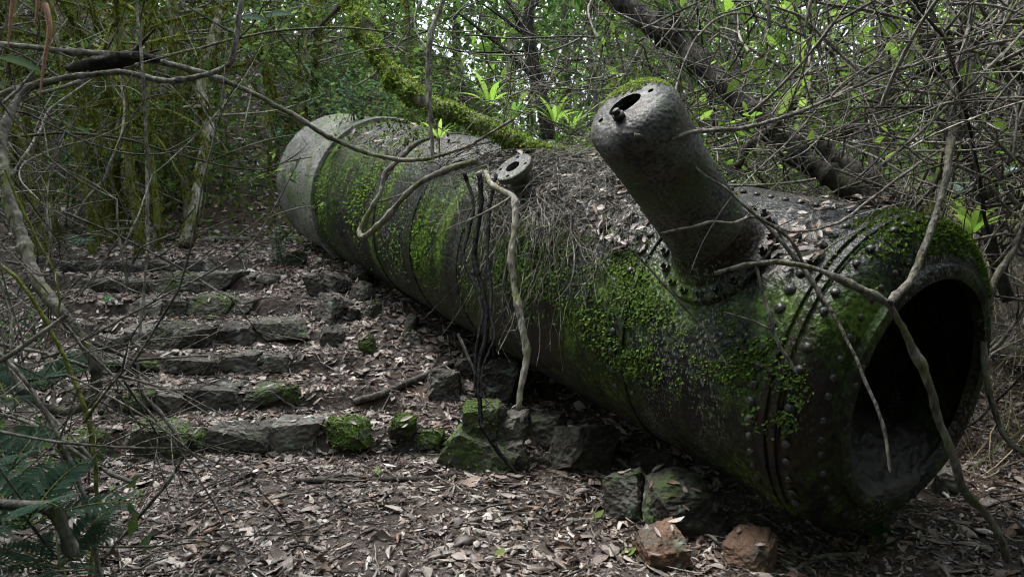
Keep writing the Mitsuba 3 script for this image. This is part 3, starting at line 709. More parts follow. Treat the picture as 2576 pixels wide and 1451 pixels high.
add('leaf_litter', (v, f), 'dry', 'litter of small curled brown leaves covering the path and slopes', 'leaf litter', kind='stuff', color=c)
# leaves caught on the boiler
hit = []
for poly, n in (([(1480, 470), (1640, 520), (1650, 620), (1560, 640), (1470, 580)], 60), ([(1930, 540), (2090, 530), (2080, 650), (1960, 690)], 46), ([(1180, 370), (1500, 390), (1600, 500), (1250, 500)], 130), ([(840, 300), (1110, 310), (1200, 410), (900, 370)], 44), ([(2020, 480), (2290, 535), (2180, 560), (2020, 530)], 30)):
    hit += [on_boiler(*q) for q in polygon_points(poly, n)]
P, nn = np.array([h[0] for h in hit]), bnormal(np.array([h[2] for h in hit])); m = len(P)
L = rnd(m, 0.04, 0.085)
v, f, c = leafset(P + nn * rnd(m, 0.006, 0.045)[:, None], nrm(np.cross(rdir(m), nn) + 0.12 * nn), nrm(nn + 0.3 * rdir(m)), L, L * rnd(m, 0.35, 0.6), pal(DRY + [(0.24, 0.21, 0.185)], m), roll=rnd(m, 0.3, 1.5), curl=rnd(m, -0.1, 0.2), rows=4, cols=5, jag=0.07)
nv, nf = len(v) // m, len(f) // m
for k in range(m):
    add(f'caught_leaf_{k:03d}' if k else 'caught_leaf', (v[k * nv:(k + 1) * nv], f[k * nf:(k + 1) * nf] - k * nv), 'dry', 'dry leaf caught on top of the boiler', 'leaf', 'dry leaves lying on the boiler', color=c[k * nv:(k + 1) * nv])
# single fresh leaves on the path
for px, py, size, wide, label in ((948, 1198, 0.085, 0.45, 'yellow green leaf lying on the path below the rounded moss stone'), (1254, 1402, 0.06, 0.6, 'lime green torn leaf at the bottom centre of the path'), (1500, 1306, 0.085, 0.4, 'pale green leaf beside the upright greenish rock'), (1578, 1400, 0.075, 0.5, 'light green leaf left of the rusty flat-topped rock'), (570, 1396, 0.07, 0.6, 'small grey white leaf lying at the bottom left of the path'), (242, 1055, 0.11, 0.8, 'round pale dead leaf beside the mossy stones on the left'), (860, 1108, 0.06, 0.5, 'upright green leaf against the rounded moss stone'), (535, 800, 0.06, 0.7, 'small lime green leaf on the fourth step'), (410, 765, 0.07, 0.6, 'pale leaf lying on the fifth step'), (1110, 1124, 0.10, 0.35, 'long yellow leaf at the foot of the mossy pile')):
    p = ground_at(px, py)[None] + [0, 0, 0.02]
    a = rng.uniform(0, 3.1); d = np.array([[math.cos(a), math.sin(a) * 0.6, 0.1]])
    col = [(0.26, 0.25, 0.22)] if ('grey' in label or 'pale' in label and 'green' not in label) else [(0.22, 0.30, 0.09)]
    v, f, c = leafset(p - d * size / 2, d, nrm(np.array([[0.0, -0.35, 1.0]])), size, size * wide, np.array(col), roll=0.4, curl=0.12, rows=7, cols=5)
    add('fresh_leaf', (v, f), 'leaf', label, 'leaf', color=c)

# ------------------------------------------------------------------ traced limbs: points of the frame with their distances


def clear(q, lim=0.70):
    """A stem must not run through the barrel or the dome, nor close to the eye."""
    w = q - BC; s = w @ BA; r = np.linalg.norm(w - s[:, None] * BA, axis=1)
    h = (q - DB) @ DN; rd = np.linalg.norm((q - DB) - h[:, None] * DN, axis=1)
    u, z = w @ BU, q[:, 2]
    if (((s < -0.15) & (u > -1.0) & (u < 1.1) & (z < 1.35)) | ((u > -1.0) & (u < 0.2) & (z < 1.15) & (s < 3))).any(): return False     # the space before the open end and the flank stays free
    return not (((r < lim) & (s > -0.25) & (s < 5.8)).any() or ((rd < 0.19) & (h > -0.1) & (h < 0.85)).any() or ((r < 0.76) & (s > -1.5) & (s <= -0.25)).any() or (np.linalg.norm(q - EYE, axis=1) < 1.3).any() or (q[:, 2] < height(q[:, 0], q[:, 1]) - 0.05).any())


def limb_path(pts, depth, step=0.04):
    d = np.interp(np.linspace(0, 1, len(pts)), np.linspace(0, 1, len(np.atleast_1d(depth))), np.atleast_1d(depth))
    return spline([list(U(x, y, k)) for (x, y), k in zip(pts, d)], step)


def wobble(p, amp, freq, seed):
    q = np.stack([meshkit.noise(p * freq + o, seed) - 0.5 for o in (0, 31, 67)], -1)
    return p + amp * 2 * q


def limb(key, label, cat, pts, depth, r, tone=0.5, moss=0.0, sides=8, rough=0.4, group=None, knots=True, twigs=2, fuzz=0, fuzzcol=None, fuzzlen=0.03, amp=0.006):
    p = limb_path(pts, depth, 0.02)
    lin = np.array([U(x, y, k) for (x, y), k in zip(pts, np.interp(np.linspace(0, 1, len(pts)), np.linspace(0, 1, len(np.atleast_1d(depth))), np.atleast_1d(depth)))])
    al = np.concatenate([[0], np.cumsum(np.linalg.norm(np.diff(lin, axis=0), axis=1))]); ap = np.concatenate([[0], np.cumsum(np.linalg.norm(np.diff(p, axis=0), axis=1))]); ap *= al[-1] / ap[-1]
    p = 0.65 * p + 0.35 * np.column_stack([np.interp(ap, al, lin[:, c]) for c in range(3)])
    p = wobble(wobble(p, amp, 6, len(label)), amp * 0.45, 19, len(label) + 1)
    dm = float(np.mean(np.atleast_1d(depth)))
    rr = np.interp(np.linspace(0, 1, len(p)), np.linspace(0, 1, len(np.atleast_1d(r))), np.atleast_1d(r)) * dm / FOC
    if knots:
        rr = rr * 0.85 * (1 + 0.30 * (meshkit.noise(np.column_stack([np.arange(len(p)) * 0.17, p[:, 0] * 0, p[:, 1] * 0]), len(label)) - 0.4))
        for kn in rng.uniform(0, len(p), max(2, len(p) // 7)): rr = rr * (1 + rng.uniform(0.1, 0.4) * np.exp(-((np.arange(len(p)) - kn) / 0.7) ** 2))
    parts = [tube(p, rr, sides, tone, moss, rough, len(label))]
    for _ in range(twigs):
        i = rng.integers(2, max(3, len(p) - 2)); t = nrm(p[min(i + 1, len(p) - 1)] - p[i - 1])
        d = nrm(t * rng.uniform(-.2, .9) + rdir(1)[0] * 0.8)
        q = walk(p[i], d, rng.uniform(0.12, 0.5), 0.35, 0.0)
        if not clear(q[1:], 0.66): continue
        parts.append(tube(q, np.linspace(rr[i] * 0.45, rr[i] * 0.15, len(q)), 5, tone, moss * 0.5))
    v, f, uv = join(parts)
    if not fuzz: return add(key, (v, f), 'bark', label, cat, group, uv=uv)
    k = thing(key, label, cat, group)
    add(k + '__bark', (v, f), 'bark', uv=uv)
    v, f, c = fuzz_on(p, rr, fuzz, fuzzlen, fuzzcol or MOSS, cut=0.34)
    add(k + '__moss', (v, f), 'leaf', kind='stuff', color=c)
    return k


def fuzz_on(p, rr, n, length, cols, hang=0.4, cut=0.44):
    fi = rng.uniform(0, len(p) - 1.001, n); i = fi.astype(int); d = rdir(n, 0.5); t = nrm(np.gradient(p, axis=0))[i]
    d = nrm(d - (d * t).sum(1, keepdims=True) * t)
    c0 = p[i] + (p[i + 1] - p[i]) * (fi - i)[:, None]
    keep = meshkit.fbm(c0 * 5 + d * 0.5, 3, 3) + 0.2 * (meshkit.noise(c0 * 23 + d, 4) - 0.5) > cut
    i, d, c0 = i[keep], d[keep], c0[keep]; m = len(i); L = length * rnd(m, 0.4, 1.5)
    P = c0 + d * rr[i][:, None] * 0.9 + rdir(m) * 0.008
    return leafset(P, nrm(d * 0.6 + rdir(m) * 0.7 + [0, 0, -hang]), rdir(m), L, L * 0.38, pal(cols, m, 0.3), roll=0.3, cols=2)


def walk(p, d, length, wander, sag, step=0.045):
    n = max(3, int(length / step)); out = [np.array(p, float)]
    d = nrm(d); curl = rng.normal(size=3) * wander
    for _ in range(n):
        curl = 0.8 * curl + rng.normal(size=3) * wander * 0.5
        if rng.random() < 0.08: d = nrm(d + rng.normal(size=3) * wander * 1.2)
        d = nrm(d + curl * step * 3 + np.array([0, 0, -sag * step]))
        out.append(out[-1] + d * step)
    return np.array(out)


limb('mossy_branch', 'thick mossy branch slanting down from the top across the boiler to the dome', 'branch', [(870, -60), (890, 10), (912, 70), (955, 150), (1010, 215), (1075, 262), (1160, 292), (1240, 332), (1320, 366), (1400, 388), (1480, 402), (1560, 430)], (5.6, 4.9, 4.4), (30, 27, 23, 15), 0.28, 0.55, 12, 0.4, fuzz=17000, fuzzlen=0.024, fuzzcol=[(0.12, 0.21, 0.03), (0.16, 0.25, 0.04), (0.18, 0.19, 0.045), (0.08, 0.14, 0.02)])
limb('fallen_log', 'big dark trunk slanting down behind the dome from the top', 'trunk', [(1500, -60), (1570, 10), (1680, 88), (1760, 160), (1850, 240), (1930, 315), (2010, 392), (2110, 455), (2230, 520)], (5.2, 4.7, 4.3), (36, 35, 30, 30), 0.06, 0.12, 14, 0.3)
limb('fallen_log', 'second dark trunk lying right of the slanting trunk behind the boiler', 'trunk', [(1990, 330), (2045, 350), (2100, 392), (2150, 428), (2220, 478), (2310, 540)], (4.9, 4.6), (22, 26), 0.25, 0.1, 12, 0.3)
limb('branch', 'dark crooked branch lying level behind the dome', 'branch', [(1855, 420), (1880, 365), (1920, 350), (1990, 355), (2060, 345), (2170, 318)], 4.6, (10, 16, 12), 0.2, 0.15, 8)
limb('vine', 'long lichened vine sweeping in a sag across the far barrel', 'vine', [(-40, 108), (60, 118), (150, 128), (270, 136), (400, 155), (520, 186), (640, 236), (720, 280), (830, 346), (920, 385), (1010, 403), (1090, 396), (1170, 370), (1240, 332), (1295, 300)], (3.4, 4.0, 4.4, 4.3), (7.5, 8, 7, 6, 4), 0.42, 0.25, 8, twigs=3)
limb('rotten_log', 'black rotten split log held up in the branches at the left', 'log', [(170, 175), (240, 160), (310, 148), (360, 142), (400, 150)], 3.6, (8, 20, 24, 20, 8), 0.03, 0.0, 9, 0.7)
limb('branch', 'forked grey branch resting over the rotten log', 'branch', [(-30, 250), (40, 225), (120, 205), (230, 186), (300, 180), (420, 205), (520, 190), (580, 160), (600, 60), (612, -40)], 3.5, (7, 8, 8, 9, 8), 0.4, 0.15, 8, twigs=3)
limb('bent_liana', 'long bent grey stem curving down the left edge and back to the left', 'stem', [(140, 198), (70, 220), (30, 275), (5, 340), (8, 420), (28, 520), (60, 610), (82, 690), (125, 755), (185, 825), (232, 895), (246, 950), (225, 1008), (165, 1035), (95, 1018), (45, 965), (18, 900)], (2.8, 2.5, 2.5), (11, 14, 16, 16, 15, 13), 0.32, 0.25, 10)
limb('bent_twig', 'mossy twig bent sharply back on itself against the far barrel', 'twig', [(1200, 405), (1145, 420), (1062, 456), (1019, 492), (958, 562), (915, 598), (903, 584), (932, 526), (958, 482), (967, 436), (1006, 400), (1045, 362), (1106, 340)], (4.0, 4.15, 4.55, 4.6, 4.6), (8, 8, 8, 7), 0.45, 0.35, 8, amp=0.003)
limb('vine', 'thick pale vine hanging in front of the middle of the barrel', 'vine', [(1222, 432), (1232, 460), (1262, 480), (1294, 498), (1292, 580), (1285, 650), (1298, 740), (1318, 830), (1325, 900), (1312, 965), (1304, 1032)], (4.0, 3.75, 3.6, 3.55), (8, 9, 10, 10, 9), 0.62, 0.3, 9, twigs=4)
for k, (dx, r, lab) in enumerate(((0, 8, 'black root hanging down the barrel to the mossy pile'), (-18, 5, 'thin black root left of the black hanging root'), (22, 5, 'thin dark root right of the black hanging root'))):
    limb('root', lab, 'root', [(1205 + dx * 2, 440), (1212 + dx, 520), (1192 + dx * 1.5, 640), (1212 + dx, 720), (1224 + dx * .5, 790), (1222 + dx, 850), (1206 + dx * .5, 920), (1204 + dx * .3, 1000), (1214, 1075), (1258, 1140), (1300, 1190)][: (11 if k == 0 else 8)], (4.05, 3.75, 3.55, 3.4), (r, r, r, r * .6), -0.05, 0.0, 7, group=None, twigs=1)
limb('branch', 'thin forked stick standing against the black root', 'branch', [(1150, 838), (1172, 880), (1195, 930), (1203, 1000)], 3.6, (4, 4), 0.4, 0.1, 6, twigs=2)
limb('hanging_liana', 'long thin straight stem hanging over the steps at the left', 'stem', [(342, -40), (352, 120), (364, 250), (371, 400), (368, 550), (372, 640), (358, 780), (350, 900), (353, 985), (410, 1050), (462, 1122), (444, 1180), (400, 1240), (340, 1310), (262, 1400)], (3.2, 2.9, 2.9), (4.5, 4.5, 4.5), 0.32, 0.1, 7)
limb('hanging_stick', 'smooth reddish stick hanging straight down in front of the mossy branch', 'stick', [(1130, -40), (1105, 30), (1083, 90), (1076, 180), (1082, 290), (1086, 350), (1090, 402)], 4.1, (7, 8, 7, 5), 0.45, 0.0, 8)
limb('branch', 'long branch arching over the open end down to the leaves at the right', 'branch', [(1795, 692), (1870, 670), (1950, 660), (2060, 681), (2150, 720), (2238, 766), (2290, 850), (2330, 950), (2362, 1050), (2402, 1150), (2432, 1240), (2480, 1292), (2520, 1360), (2535, 1410)], (2.7, 2.55, 2.6, 2.75), (7, 8, 10, 11, 12, 12, 12), 0.28, 0.25, 9)
limb('branch', 'grey branch rising from the arching branch past the upper rim', 'branch', [(2236, 764), (2298, 684), (2340, 580), (2372, 470), (2396, 330), (2400, 200), (2440, 60), (2460, -40)], (2.55, 2.8, 3.2), (9, 10, 9, 7), 0.3, 0.2, 8, twigs=4)
limb('hanging_stick', 'thin dark stick dangling across the open end', 'stick', [(1880, 520), (1960, 600), (2050, 722), (2110, 812), (2150, 890), (2182, 972), (2216, 1050), (2240, 1188)], (2.8, 2.6, 2.5), (5, 6, 5, 4), 0.3, 0.1, 7)
limb('twig', 'broken twig pointing left in front of the dome', 'twig', [(1595, 344), (1640, 350), (1692, 352), (1742, 332), (1850, 322), (1960, 300), (2060, 262), (2240, 180), (2420, 130), (2600, 90)], (2.6, 2.7, 3.0), (6, 6, 5, 5), 0.55, 0.05, 7, twigs=5)
limb('twig', 'pale thin twig crossing the foot of the dome', 'twig', [(1660, 590), (1730, 572), (1790, 556), (1845, 560), (1900, 546), (1990, 586), (2110, 560), (2220, 480), (2330, 400), (2480, 330)], (2.7, 2.8, 3.1), (3.5, 4, 4.5), 0.6, 0.05, 6, twigs=6)
limb('twig', 'dark twig running up the right side of the dome', 'twig', [(1720, 395), (1760, 430), (1820, 470), (1900, 540), (1990, 600), (2035, 700), (2085, 790), (2130, 850)], (2.75, 2.7), (4, 4.5, 4), 0.35, 0.1, 6, twigs=4)
limb('hanging_stick', 'pale slanting stick over the plates right of the dome flange', 'stick', [(1900, 660), (1912, 720), (1935, 790), (1962, 870), (2003, 938)], 2.65, (4, 5, 4), 0.55, 0.1, 7)
limb('twig', 'thin twig slanting over the green plate below the dome', 'twig', [(1600, 640), (1690, 740), (1770, 830), (1835, 920)], 2.85, (3, 3.5, 3), 0.35, 0.1, 6, twigs=2)
limb('twig', 'short twig joining the pale slanting stick', 'twig', [(1820, 784), (1890, 806), (1945, 830)], 2.65, (3, 3.5), 0.5, 0.0, 6)
limb('green_creeper', 'yellow green live stem curving down the left foreground', 'stem', [(-30, 640), (40, 700), (100, 790), (160, 895), (204, 1000), (236, 1120), (247, 1230), (236, 1330), (228, 1450)], 2.2, (5, 6, 6, 5), 0.5, 0.95, 8)
limb('green_creeper', 'thinner green stem hanging at the left edge beside the bent stem', 'stem', [(20, 430), (60, 540), (100, 620), (140, 690), (152, 760), (145, 790)], 2.3, (3.5, 3.5), 0.5, 0.8, 7)
limb('branch', 'broken mossy branch stub at the lower left edge', 'branch', [(-40, 1262), (40, 1268), (100, 1272), (142, 1282), (165, 1330), (190, 1400)], 1.9, (13, 16, 18, 12), 0.2, 0.2, 10)
limb('branch', 'pale stick pointing up to the right at the left edge', 'branch', [(-30, 925), (60, 868), (130, 820), (175, 790)], 2.0, (7, 6.5, 6), 0.55, 0.1, 8)
limb('branch', 'long thin branch running down through the ferns at the left', 'branch', [(-20, 870), (40, 920), (110, 1030), (180, 1160), (222, 1280), (240, 1370), (250, 1470)], 2.1, (6, 7, 7, 7), 0.4, 0.15, 8, twigs=4)
limb('branch', 'level brown branch across the ferns at the left', 'branch', [(-30, 1040), (60, 1060), (150, 1110), (260, 1180), (330, 1210)], 2.3, (5, 6, 5), 0.35, 0.2, 7, twigs=4)
limb('branch', 'thin branch slanting from the left edge to the lower steps', 'branch', [(-20, 860), (100, 885), (240, 930), (330, 952), (450, 985)], 2.7, (5, 5, 3), 0.35, 0.1, 7, twigs=3)


def ground_limb(key, label, cat, pts, r, tone, moss=0.1, lift=0.6, sides=8, twigs=0):
    g = [ground_at(*q) for q in pts]; d = float(np.mean([(q - EYE) @ FWD for q in g])); rr = np.atleast_1d(r) * d / FOC
    p = wobble(spline([q + [0, 0, rr.max() * lift] for q in g], 0.03), 0.004, 9, len(label))
    R = np.interp(np.linspace(0, 1, len(p)), np.linspace(0, 1, len(rr)), rr)
    v, f, uv = tube(p, R, sides, tone, moss, 0.35, len(label))
    add(key, (v, f), 'bark', label, cat, uv=uv)


ground_limb('log', 'thin brown log lying aslant on the slope between path and boiler', 'log', [(890, 1022), (960, 1002), (1030, 972), (1090, 946), (1155, 915)], (8, 10, 9, 7), 0.22, lift=1.2)
ground_limb('stick', 'black curved stick lying on the third step', 'stick', [(596, 930), (640, 922), (680, 916), (722, 914)], (7, 9, 6), 0.03)
ground_limb('stick', 'pale split stick lying on the second step', 'stick', [(692, 972), (715, 1000), (742, 1032)], (6, 7, 4), 0.75)
ground_limb('root', 'long dark root crossing the path below the lowest step', 'root', [(740, 1214), (850, 1212), (960, 1210), (1060, 1208), (1150, 1196)], (7, 7, 6), 0.08)
ground_limb('stick', 'white broken stick lying at the bottom of the path', 'stick', [(1192, 1336), (1225, 1346), (1262, 1352)], (5, 8, 7), 1.0, 0.0)
ground_limb('stick', 'dark end of stick beside the white broken stick', 'stick', [(1262, 1353), (1310, 1356)], (8, 6), 0.1)
ground_limb('stick', 'pale curved stick lying at the bottom right below the boiler', 'stick', [(1985, 1446), (2040, 1412), (2100, 1398), (2175, 1394)], (5, 6, 5), 0.6, 0.0)
ground_limb('stick', 'reddish stick lying among leaves in front of the boulder', 'stick', [(1180, 1296), (1260, 1292), (1350, 1300)], (5, 5), 0.3)
ground_limb('stick', 'long brown stick lying in leaves at the top of the path', 'stick', [(500, 612), (560, 606), (640, 606)], (6, 7, 6), 0.45)
ground_limb('stick', 'upright dead stick beside the mossy slanting stone', 'stick', [(312, 1140), (318, 1120), (322, 1100)], (6, 6), 0.4)
ground_limb('stick', 'dark sticks crossing beside the second step', 'stick', [(255, 1060), (280, 1015), (305, 975)], (7, 6), 0.1, lift=3)
ground_limb('log', 'dark log lying at the right edge behind the open end', 'log', [(2470, 880), (2520, 925), (2600, 985)], (22, 27, 28), 0.12, 0.2, lift=2.0, sides=12)
ground_limb('log', 'mossy dark log lying on the slope behind the steps at the left', 'log', [(330, 560), (420, 530), (520, 500)], (9, 11, 8), 0.06, 0.5)

# ------------------------------------------------------------------ trees, traced from where their trunks stand


def crown(p, rr, n, z0, spread, L, cols, per=22, size=0.22):
    """Leaf clusters about the upper part of the trunk path p, each on its own short twig."""
    up = p[p[:, 2] > z0] if (p[:, 2] > z0).sum() > 2 else p[len(p) // 2:]
    C = up[rng.integers(0, len(up), n)] + rng.normal(size=(n, 3)) * [spread, spread, spread * 0.5]
    P = np.repeat(C, per, 0) + rng.normal(size=(n * per, 3)) * [size, size, size * 0.6]; m = len(P)
    l = L * rnd(m, 0.6, 1.4)
    return C, leafset(P, nrm(rdir(m) + [0, 0, -0.35]), nrm(rdir(m, 1.2)), l, l * 0.52, pal(cols, m, 0.25), roll=0.25, curl=0.06, rows=3, cols=2)


def tree(label, pts, depth, r, tone, moss, group=None, leaves=60, cols=None, z0=1.6, spread=0.7, L=0.07, fuzz=0, key='tree', fuzzlen=0.06, sides=9, limbs=4, fuzzcol=None):
    p = wobble(limb_path(pts, depth, 0.1), 0.02, 2.0, int(pts[0][0]) % 97)
    dm = float(np.mean(np.atleast_1d(depth))); rr = np.interp(np.linspace(0, 1, len(p)), np.linspace(0, 1, len(r)), r) * dm / FOC
    k = thing(key, label, 'tree', group)
    parts = [tube(p, rr, sides, tone, moss, 0.25, 4)]
    for _ in range(limbs):
        i = rng.integers(len(p) // 3, len(p)); q = walk(p[i], nrm(rdir(1)[0] + [0, 0, 0.5]), rng.uniform(0.4, 1.3), 0.35, -0.05, 0.08)
        parts.append(tube(q, np.linspace(rr[i] * 0.5, rr[i] * 0.12, len(q)), 5, tone, moss))
    if leaves:
        C, (v, f, c) = crown(p, rr, leaves, z0, spread, L, cols or GREEN)
        for q in C[:: 2]:
            i = np.argmin(np.linalg.norm(p - q - [0, 0, -0.3], axis=1)); w = spline([p[i], (p[i] + q) / 2 + rng.normal(size=3) * 0.06, q], 0.12)
            parts.append(tube(w, np.linspace(min(rr[i] * 0.4, 0.012), 0.003, len(w)), 4, tone, moss * 0.5))
        add(k + '__crown', (v, f), 'leaf', color=c)
    v, f, uv = join(parts)
    add(k + '__trunk', (v, f), 'bark', uv=uv)
    if fuzz:
        v, f, c = fuzz_on(p, rr, fuzz, fuzzlen, fuzzcol or YELLOWMOSS, 0.9)
        add(k + '__moss', (v, f), 'leaf', kind='stuff', color=c)
    return k


PALEG = [(0.10, 0.18, 0.05), (0.15, 0.22, 0.055), (0.07, 0.13, 0.045), (0.20, 0.27, 0.07)]
tree('crooked small tree with pale bark and yellow moss beside the top of the path', [(466, 612), (478, 570), (492, 520), (503, 450), (512, 400), (524, 345), (520, 290), (512, 235), (522, 150), (545, 60), (560, -60)], (7.2, 7.4), (17, 12, 13, 14, 12, 8), 1.0, 0.42, leaves=14, z0=2.6, cols=PALEG, fuzz=3600, fuzzlen=0.035)
tree('yellow green mossy trunk standing behind the pale far end of the boiler', [(748, 330), (756, 250), (772, 170), (786, 90), (800, 0), (806, -80)], 9.6, (22, 20, 18, 16), 0.85, 0.62, leaves=70, z0=2.2, spread=1.1, cols=PALEG, fuzz=2600, fuzzlen=0.06)
tree('straight pale tan trunk far behind the middle of the boiler', [(1280, 320), (1284, 220), (1290, 120), (1288, 20), (1286, -80)], 11.5, (14, 15, 16), 1.0, 0.3, leaves=60, z0=2.5, spread=1.2, cols=GREEN)
tree('dark leaning trunk behind the barrel left of the dome', [(1380, 350), (1368, 280), (1350, 200), (1334, 130), (1328, 60), (1345, -60)], 6.6, (17, 18, 14, 10), 0.05, 0.1, leaves=20, z0=2.5, cols=GREEN)
tree('pale trunk leaning at the upper left among dark branches', [(395, 330), (420, 200), (440, 110), (455, 30), (468, -70)], 8.0, (12, 12, 10), 0.9, 0.25, leaves=34, z0=2.2, cols=GREEN, fuzz=600)
tree('grey upright trunk behind the boiler right of the fallen trunks', [(2190, 520), (2196, 400), (2206, 220), (2212, 60), (2214, -60)], 5.4, (10, 12, 12, 10), 0.4, 0.1, leaves=20, z0=2.0, cols=BRIGHT, L=0.09)
tree('dark slender trunk with broken foot right of the open end', [(2540, 760), (2500, 630), (2470, 500), (2430, 380), (2414, 250), (2415, 100), (2418, -60)], 4.3, (15, 16, 11, 9, 8), 0.08, 0.15, leaves=10, z0=2.4, cols=BRIGHT, L=0.09)
tree('dark sapling leaning in from the top right corner', [(2590, 480), (2560, 300), (2535, 160), (2505, 20), (2490, -60)], 4.6, (10, 13, 13, 12), 0.06, 0.1, leaves=12, z0=2.2, cols=BRIGHT, L=0.09)
limb('hanging_wood', 'black broken piece of trunk hanging in the branches at the upper right', 'trunk', [(2296, -40), (2312, 20), (2330, 90), (2342, 150), (2345, 190)], 3.9, (20, 20, 18, 15), 0.03, 0.1, 10, 0.6)
limb('vine', 'dark curved vine hanging down past the right side of the open end', 'vine', [(2600, 520), (2545, 640), (2505, 702), (2480, 790), (2474, 870), (2486, 970), (2520, 1085), (2560, 1130), (2610, 1150)], (3.3, 3.1), (7, 9, 9, 8), 0.25, 0.25, 8)
limb('vine', 'thin vine curving along the right edge in front of the dry grass', 'vine', [(2420, -40), (2440, 140), (2460, 330), (2530, 480), (2600, 560)], 3.6, (6, 7, 6), 0.3, 0.1, 7, twigs=4)

for k in range(34):                                                                                      # slender trees between
    px = rng.uniform(-150, 2700); d = rng.uniform(7.5, 17)
    x = (px - W0 / 2) / FOC * d
    y = d * math.cos(PITCH)
    left = px < 1150
    b = np.array([x, y, float(height(x, y)) - 0.1])
    h = rng.uniform(4.0, 6.5); lean = rng.normal(0, 0.35, 2)
    q = np.array([b, b + [lean[0] * .3, lean[1] * .3, h * .35], b + [lean[0] * .5, lean[1] * .6, h * .7], b + [lean[0] * 1.2, lean[1], h]])
    p = wobble(spline(q, 0.15), 0.06, 1.1, k); rr = np.linspace(1, 0.5, len(p)) * rng.uniform(0.025, 0.075)
    mo = rng.uniform(0.4, 0.85) if left or rng.random() < 0.3 else 0.15
    tn = rng.choice([0.2, 0.5, 0.9])
    t = thing('slender_tree', 'slender mossy tree in the wood behind the path and far barrel' if left else 'slender leafy tree in the wood behind the dome and open end', 'tree', 'slender trees of the wood at the left' if left else 'slender trees of the wood at the right')
    cols = (PALEG if rng.random() < 0.6 else GREEN) if px < 1500 else (BRIGHT if rng.random() < 0.75 else GREEN)
    C, (v, f, c) = crown(p, rr, 46, b[2] + 0.9, 0.75, 0.085 if left else 0.10, cols, per=18, size=0.28)
    add(t + '__crown', (v, f), 'leaf', color=c)
    parts = [tube(p, rr, 7, tn, mo, 0.2, k)]
    for c0 in C[::2]:
        i = np.argmin(np.linalg.norm(p - c0 - [0, 0, -0.4], axis=1)); w = spline([p[i], (p[i] + c0) / 2 + rng.normal(size=3) * 0.1, c0], 0.15)
        parts.append(tube(w, np.linspace(0.012, 0.004, len(w)), 4, tn, mo * 0.6))
    v, f, uv = join(parts); add(t + '__trunk', (v, f), 'bark', uv=uv)
    if mo > 0.4:
        v, f, c = fuzz_on(p, rr, 1800, 0.045, YELLOWMOSS, 1.0); add(t + '__moss', (v, f), 'leaf', kind='stuff', color=c)

for k in range(24):
    px = rng.uniform(40, 720); d = rng.uniform(6.4, 8) if px < 400 else rng.uniform(8.4, 10.5); b = U(px, 420, d); b[2] = height(b[0], b[1]) - 0.05; h = rng.uniform(1.6, 3.6); lean = rng.normal(0, 0.45, 2)
    p = wobble(spline(np.array([b, b + [lean[0] * .2, lean[1] * .2, h * .3], b + [lean[0] * .7, lean[1] * .5, h * .7], b + [lean[0] * 1.1, lean[1], h]]), 0.08), 0.05, 2.5, k); rr = np.linspace(0.032, 0.012, len(p)) * rng.uniform(0.7, 1.3)
    t = thing('mossy_sapling', 'sapling hung with yellow green moss in the dim wood above the steps', 'tree', 'mossy saplings above the steps'); parts = [tube(p, rr, 7, 0.6, 0.7, 0.2, k)]; fz = [fuzz_on(p, rr, 1600, 0.036, YELLOWMOSS, 1.2)]
    for _ in range(5):
        i = rng.integers(len(p) // 3, len(p)); w = walk(p[i], rdir(1, 0.1)[0], rng.uniform(0.4, 1.2), 0.35, 0.4, 0.06); wr = np.linspace(0.010, 0.004, len(w)); parts.append(tube(w, wr, 5, 0.4, 0.7)); fz.append(fuzz_on(w, wr, 420, 0.035, YELLOWMOSS, 1.4))
    v, f, uv = join(parts); add(t + '__trunk', (v, f), 'bark', uv=uv)
    v, f, c = join(fz); add(t + '__moss', (v, f), 'leaf', kind='stuff', color=c)

# ------------------------------------------------------------------ undergrowth


def shrub(label, px, py, d, hgt, spread, n, L, cols, group=None, wide=0.5, key='shrub', stems=5, bottom=None):
    c0 = U(px, py, d); b = np.array([c0[0], c0[1], float(height(c0[0], c0[1]))]) if bottom is None else bottom
    parts, P = [], []
    for _ in range(stems):
        q = walk(b + rng.normal(size=3) * [.06, .06, 0], nrm([rng.normal() * spread * 0.8, rng.normal() * spread * 0.8, 1.0]), max(0.3, (c0[2] - b[2]) + hgt * rng.uniform(0.2, 0.6)), 0.25, 0.02, 0.06)
        parts.append(tube(q, np.linspace(0.007, 0.002, len(q)), 5, 0.4, 0.2)); P.append(q[len(q) // 3:])
        for _ in range(4):
            i = rng.integers(len(q) // 3, len(q)); w = walk(q[i], rdir(1, 0.3)[0], rng.uniform(0.15, 0.2 + spread), 0.3, 0.1, 0.05)
            parts.append(tube(w, np.linspace(0.004, 0.0015, len(w)), 4, 0.4, 0.2)); P.append(w)
    P = np.vstack(P); P = P[rng.integers(0, len(P), n)] + rng.normal(size=(n, 3)) * 0.02
    l = L * rnd(n, 0.6, 1.3); D = nrm(rdir(n) * [1, 1, 0.4] + [0, 0, -0.1])
    v, f, c = leafset(P, D, nrm(rdir(n) * 0.5 + [0, 0, 1]), l, l * wide, pal(cols, n, 0.2), roll=0.3, curl=-0.08, rows=3, cols=3)
    k = thing(key, label, 'shrub', group)
    add(k + '__leaves', (v, f), 'leaf', color=c)
    v, f, uv = join(parts); add(k + '__stems', (v, f), 'bark', uv=uv)


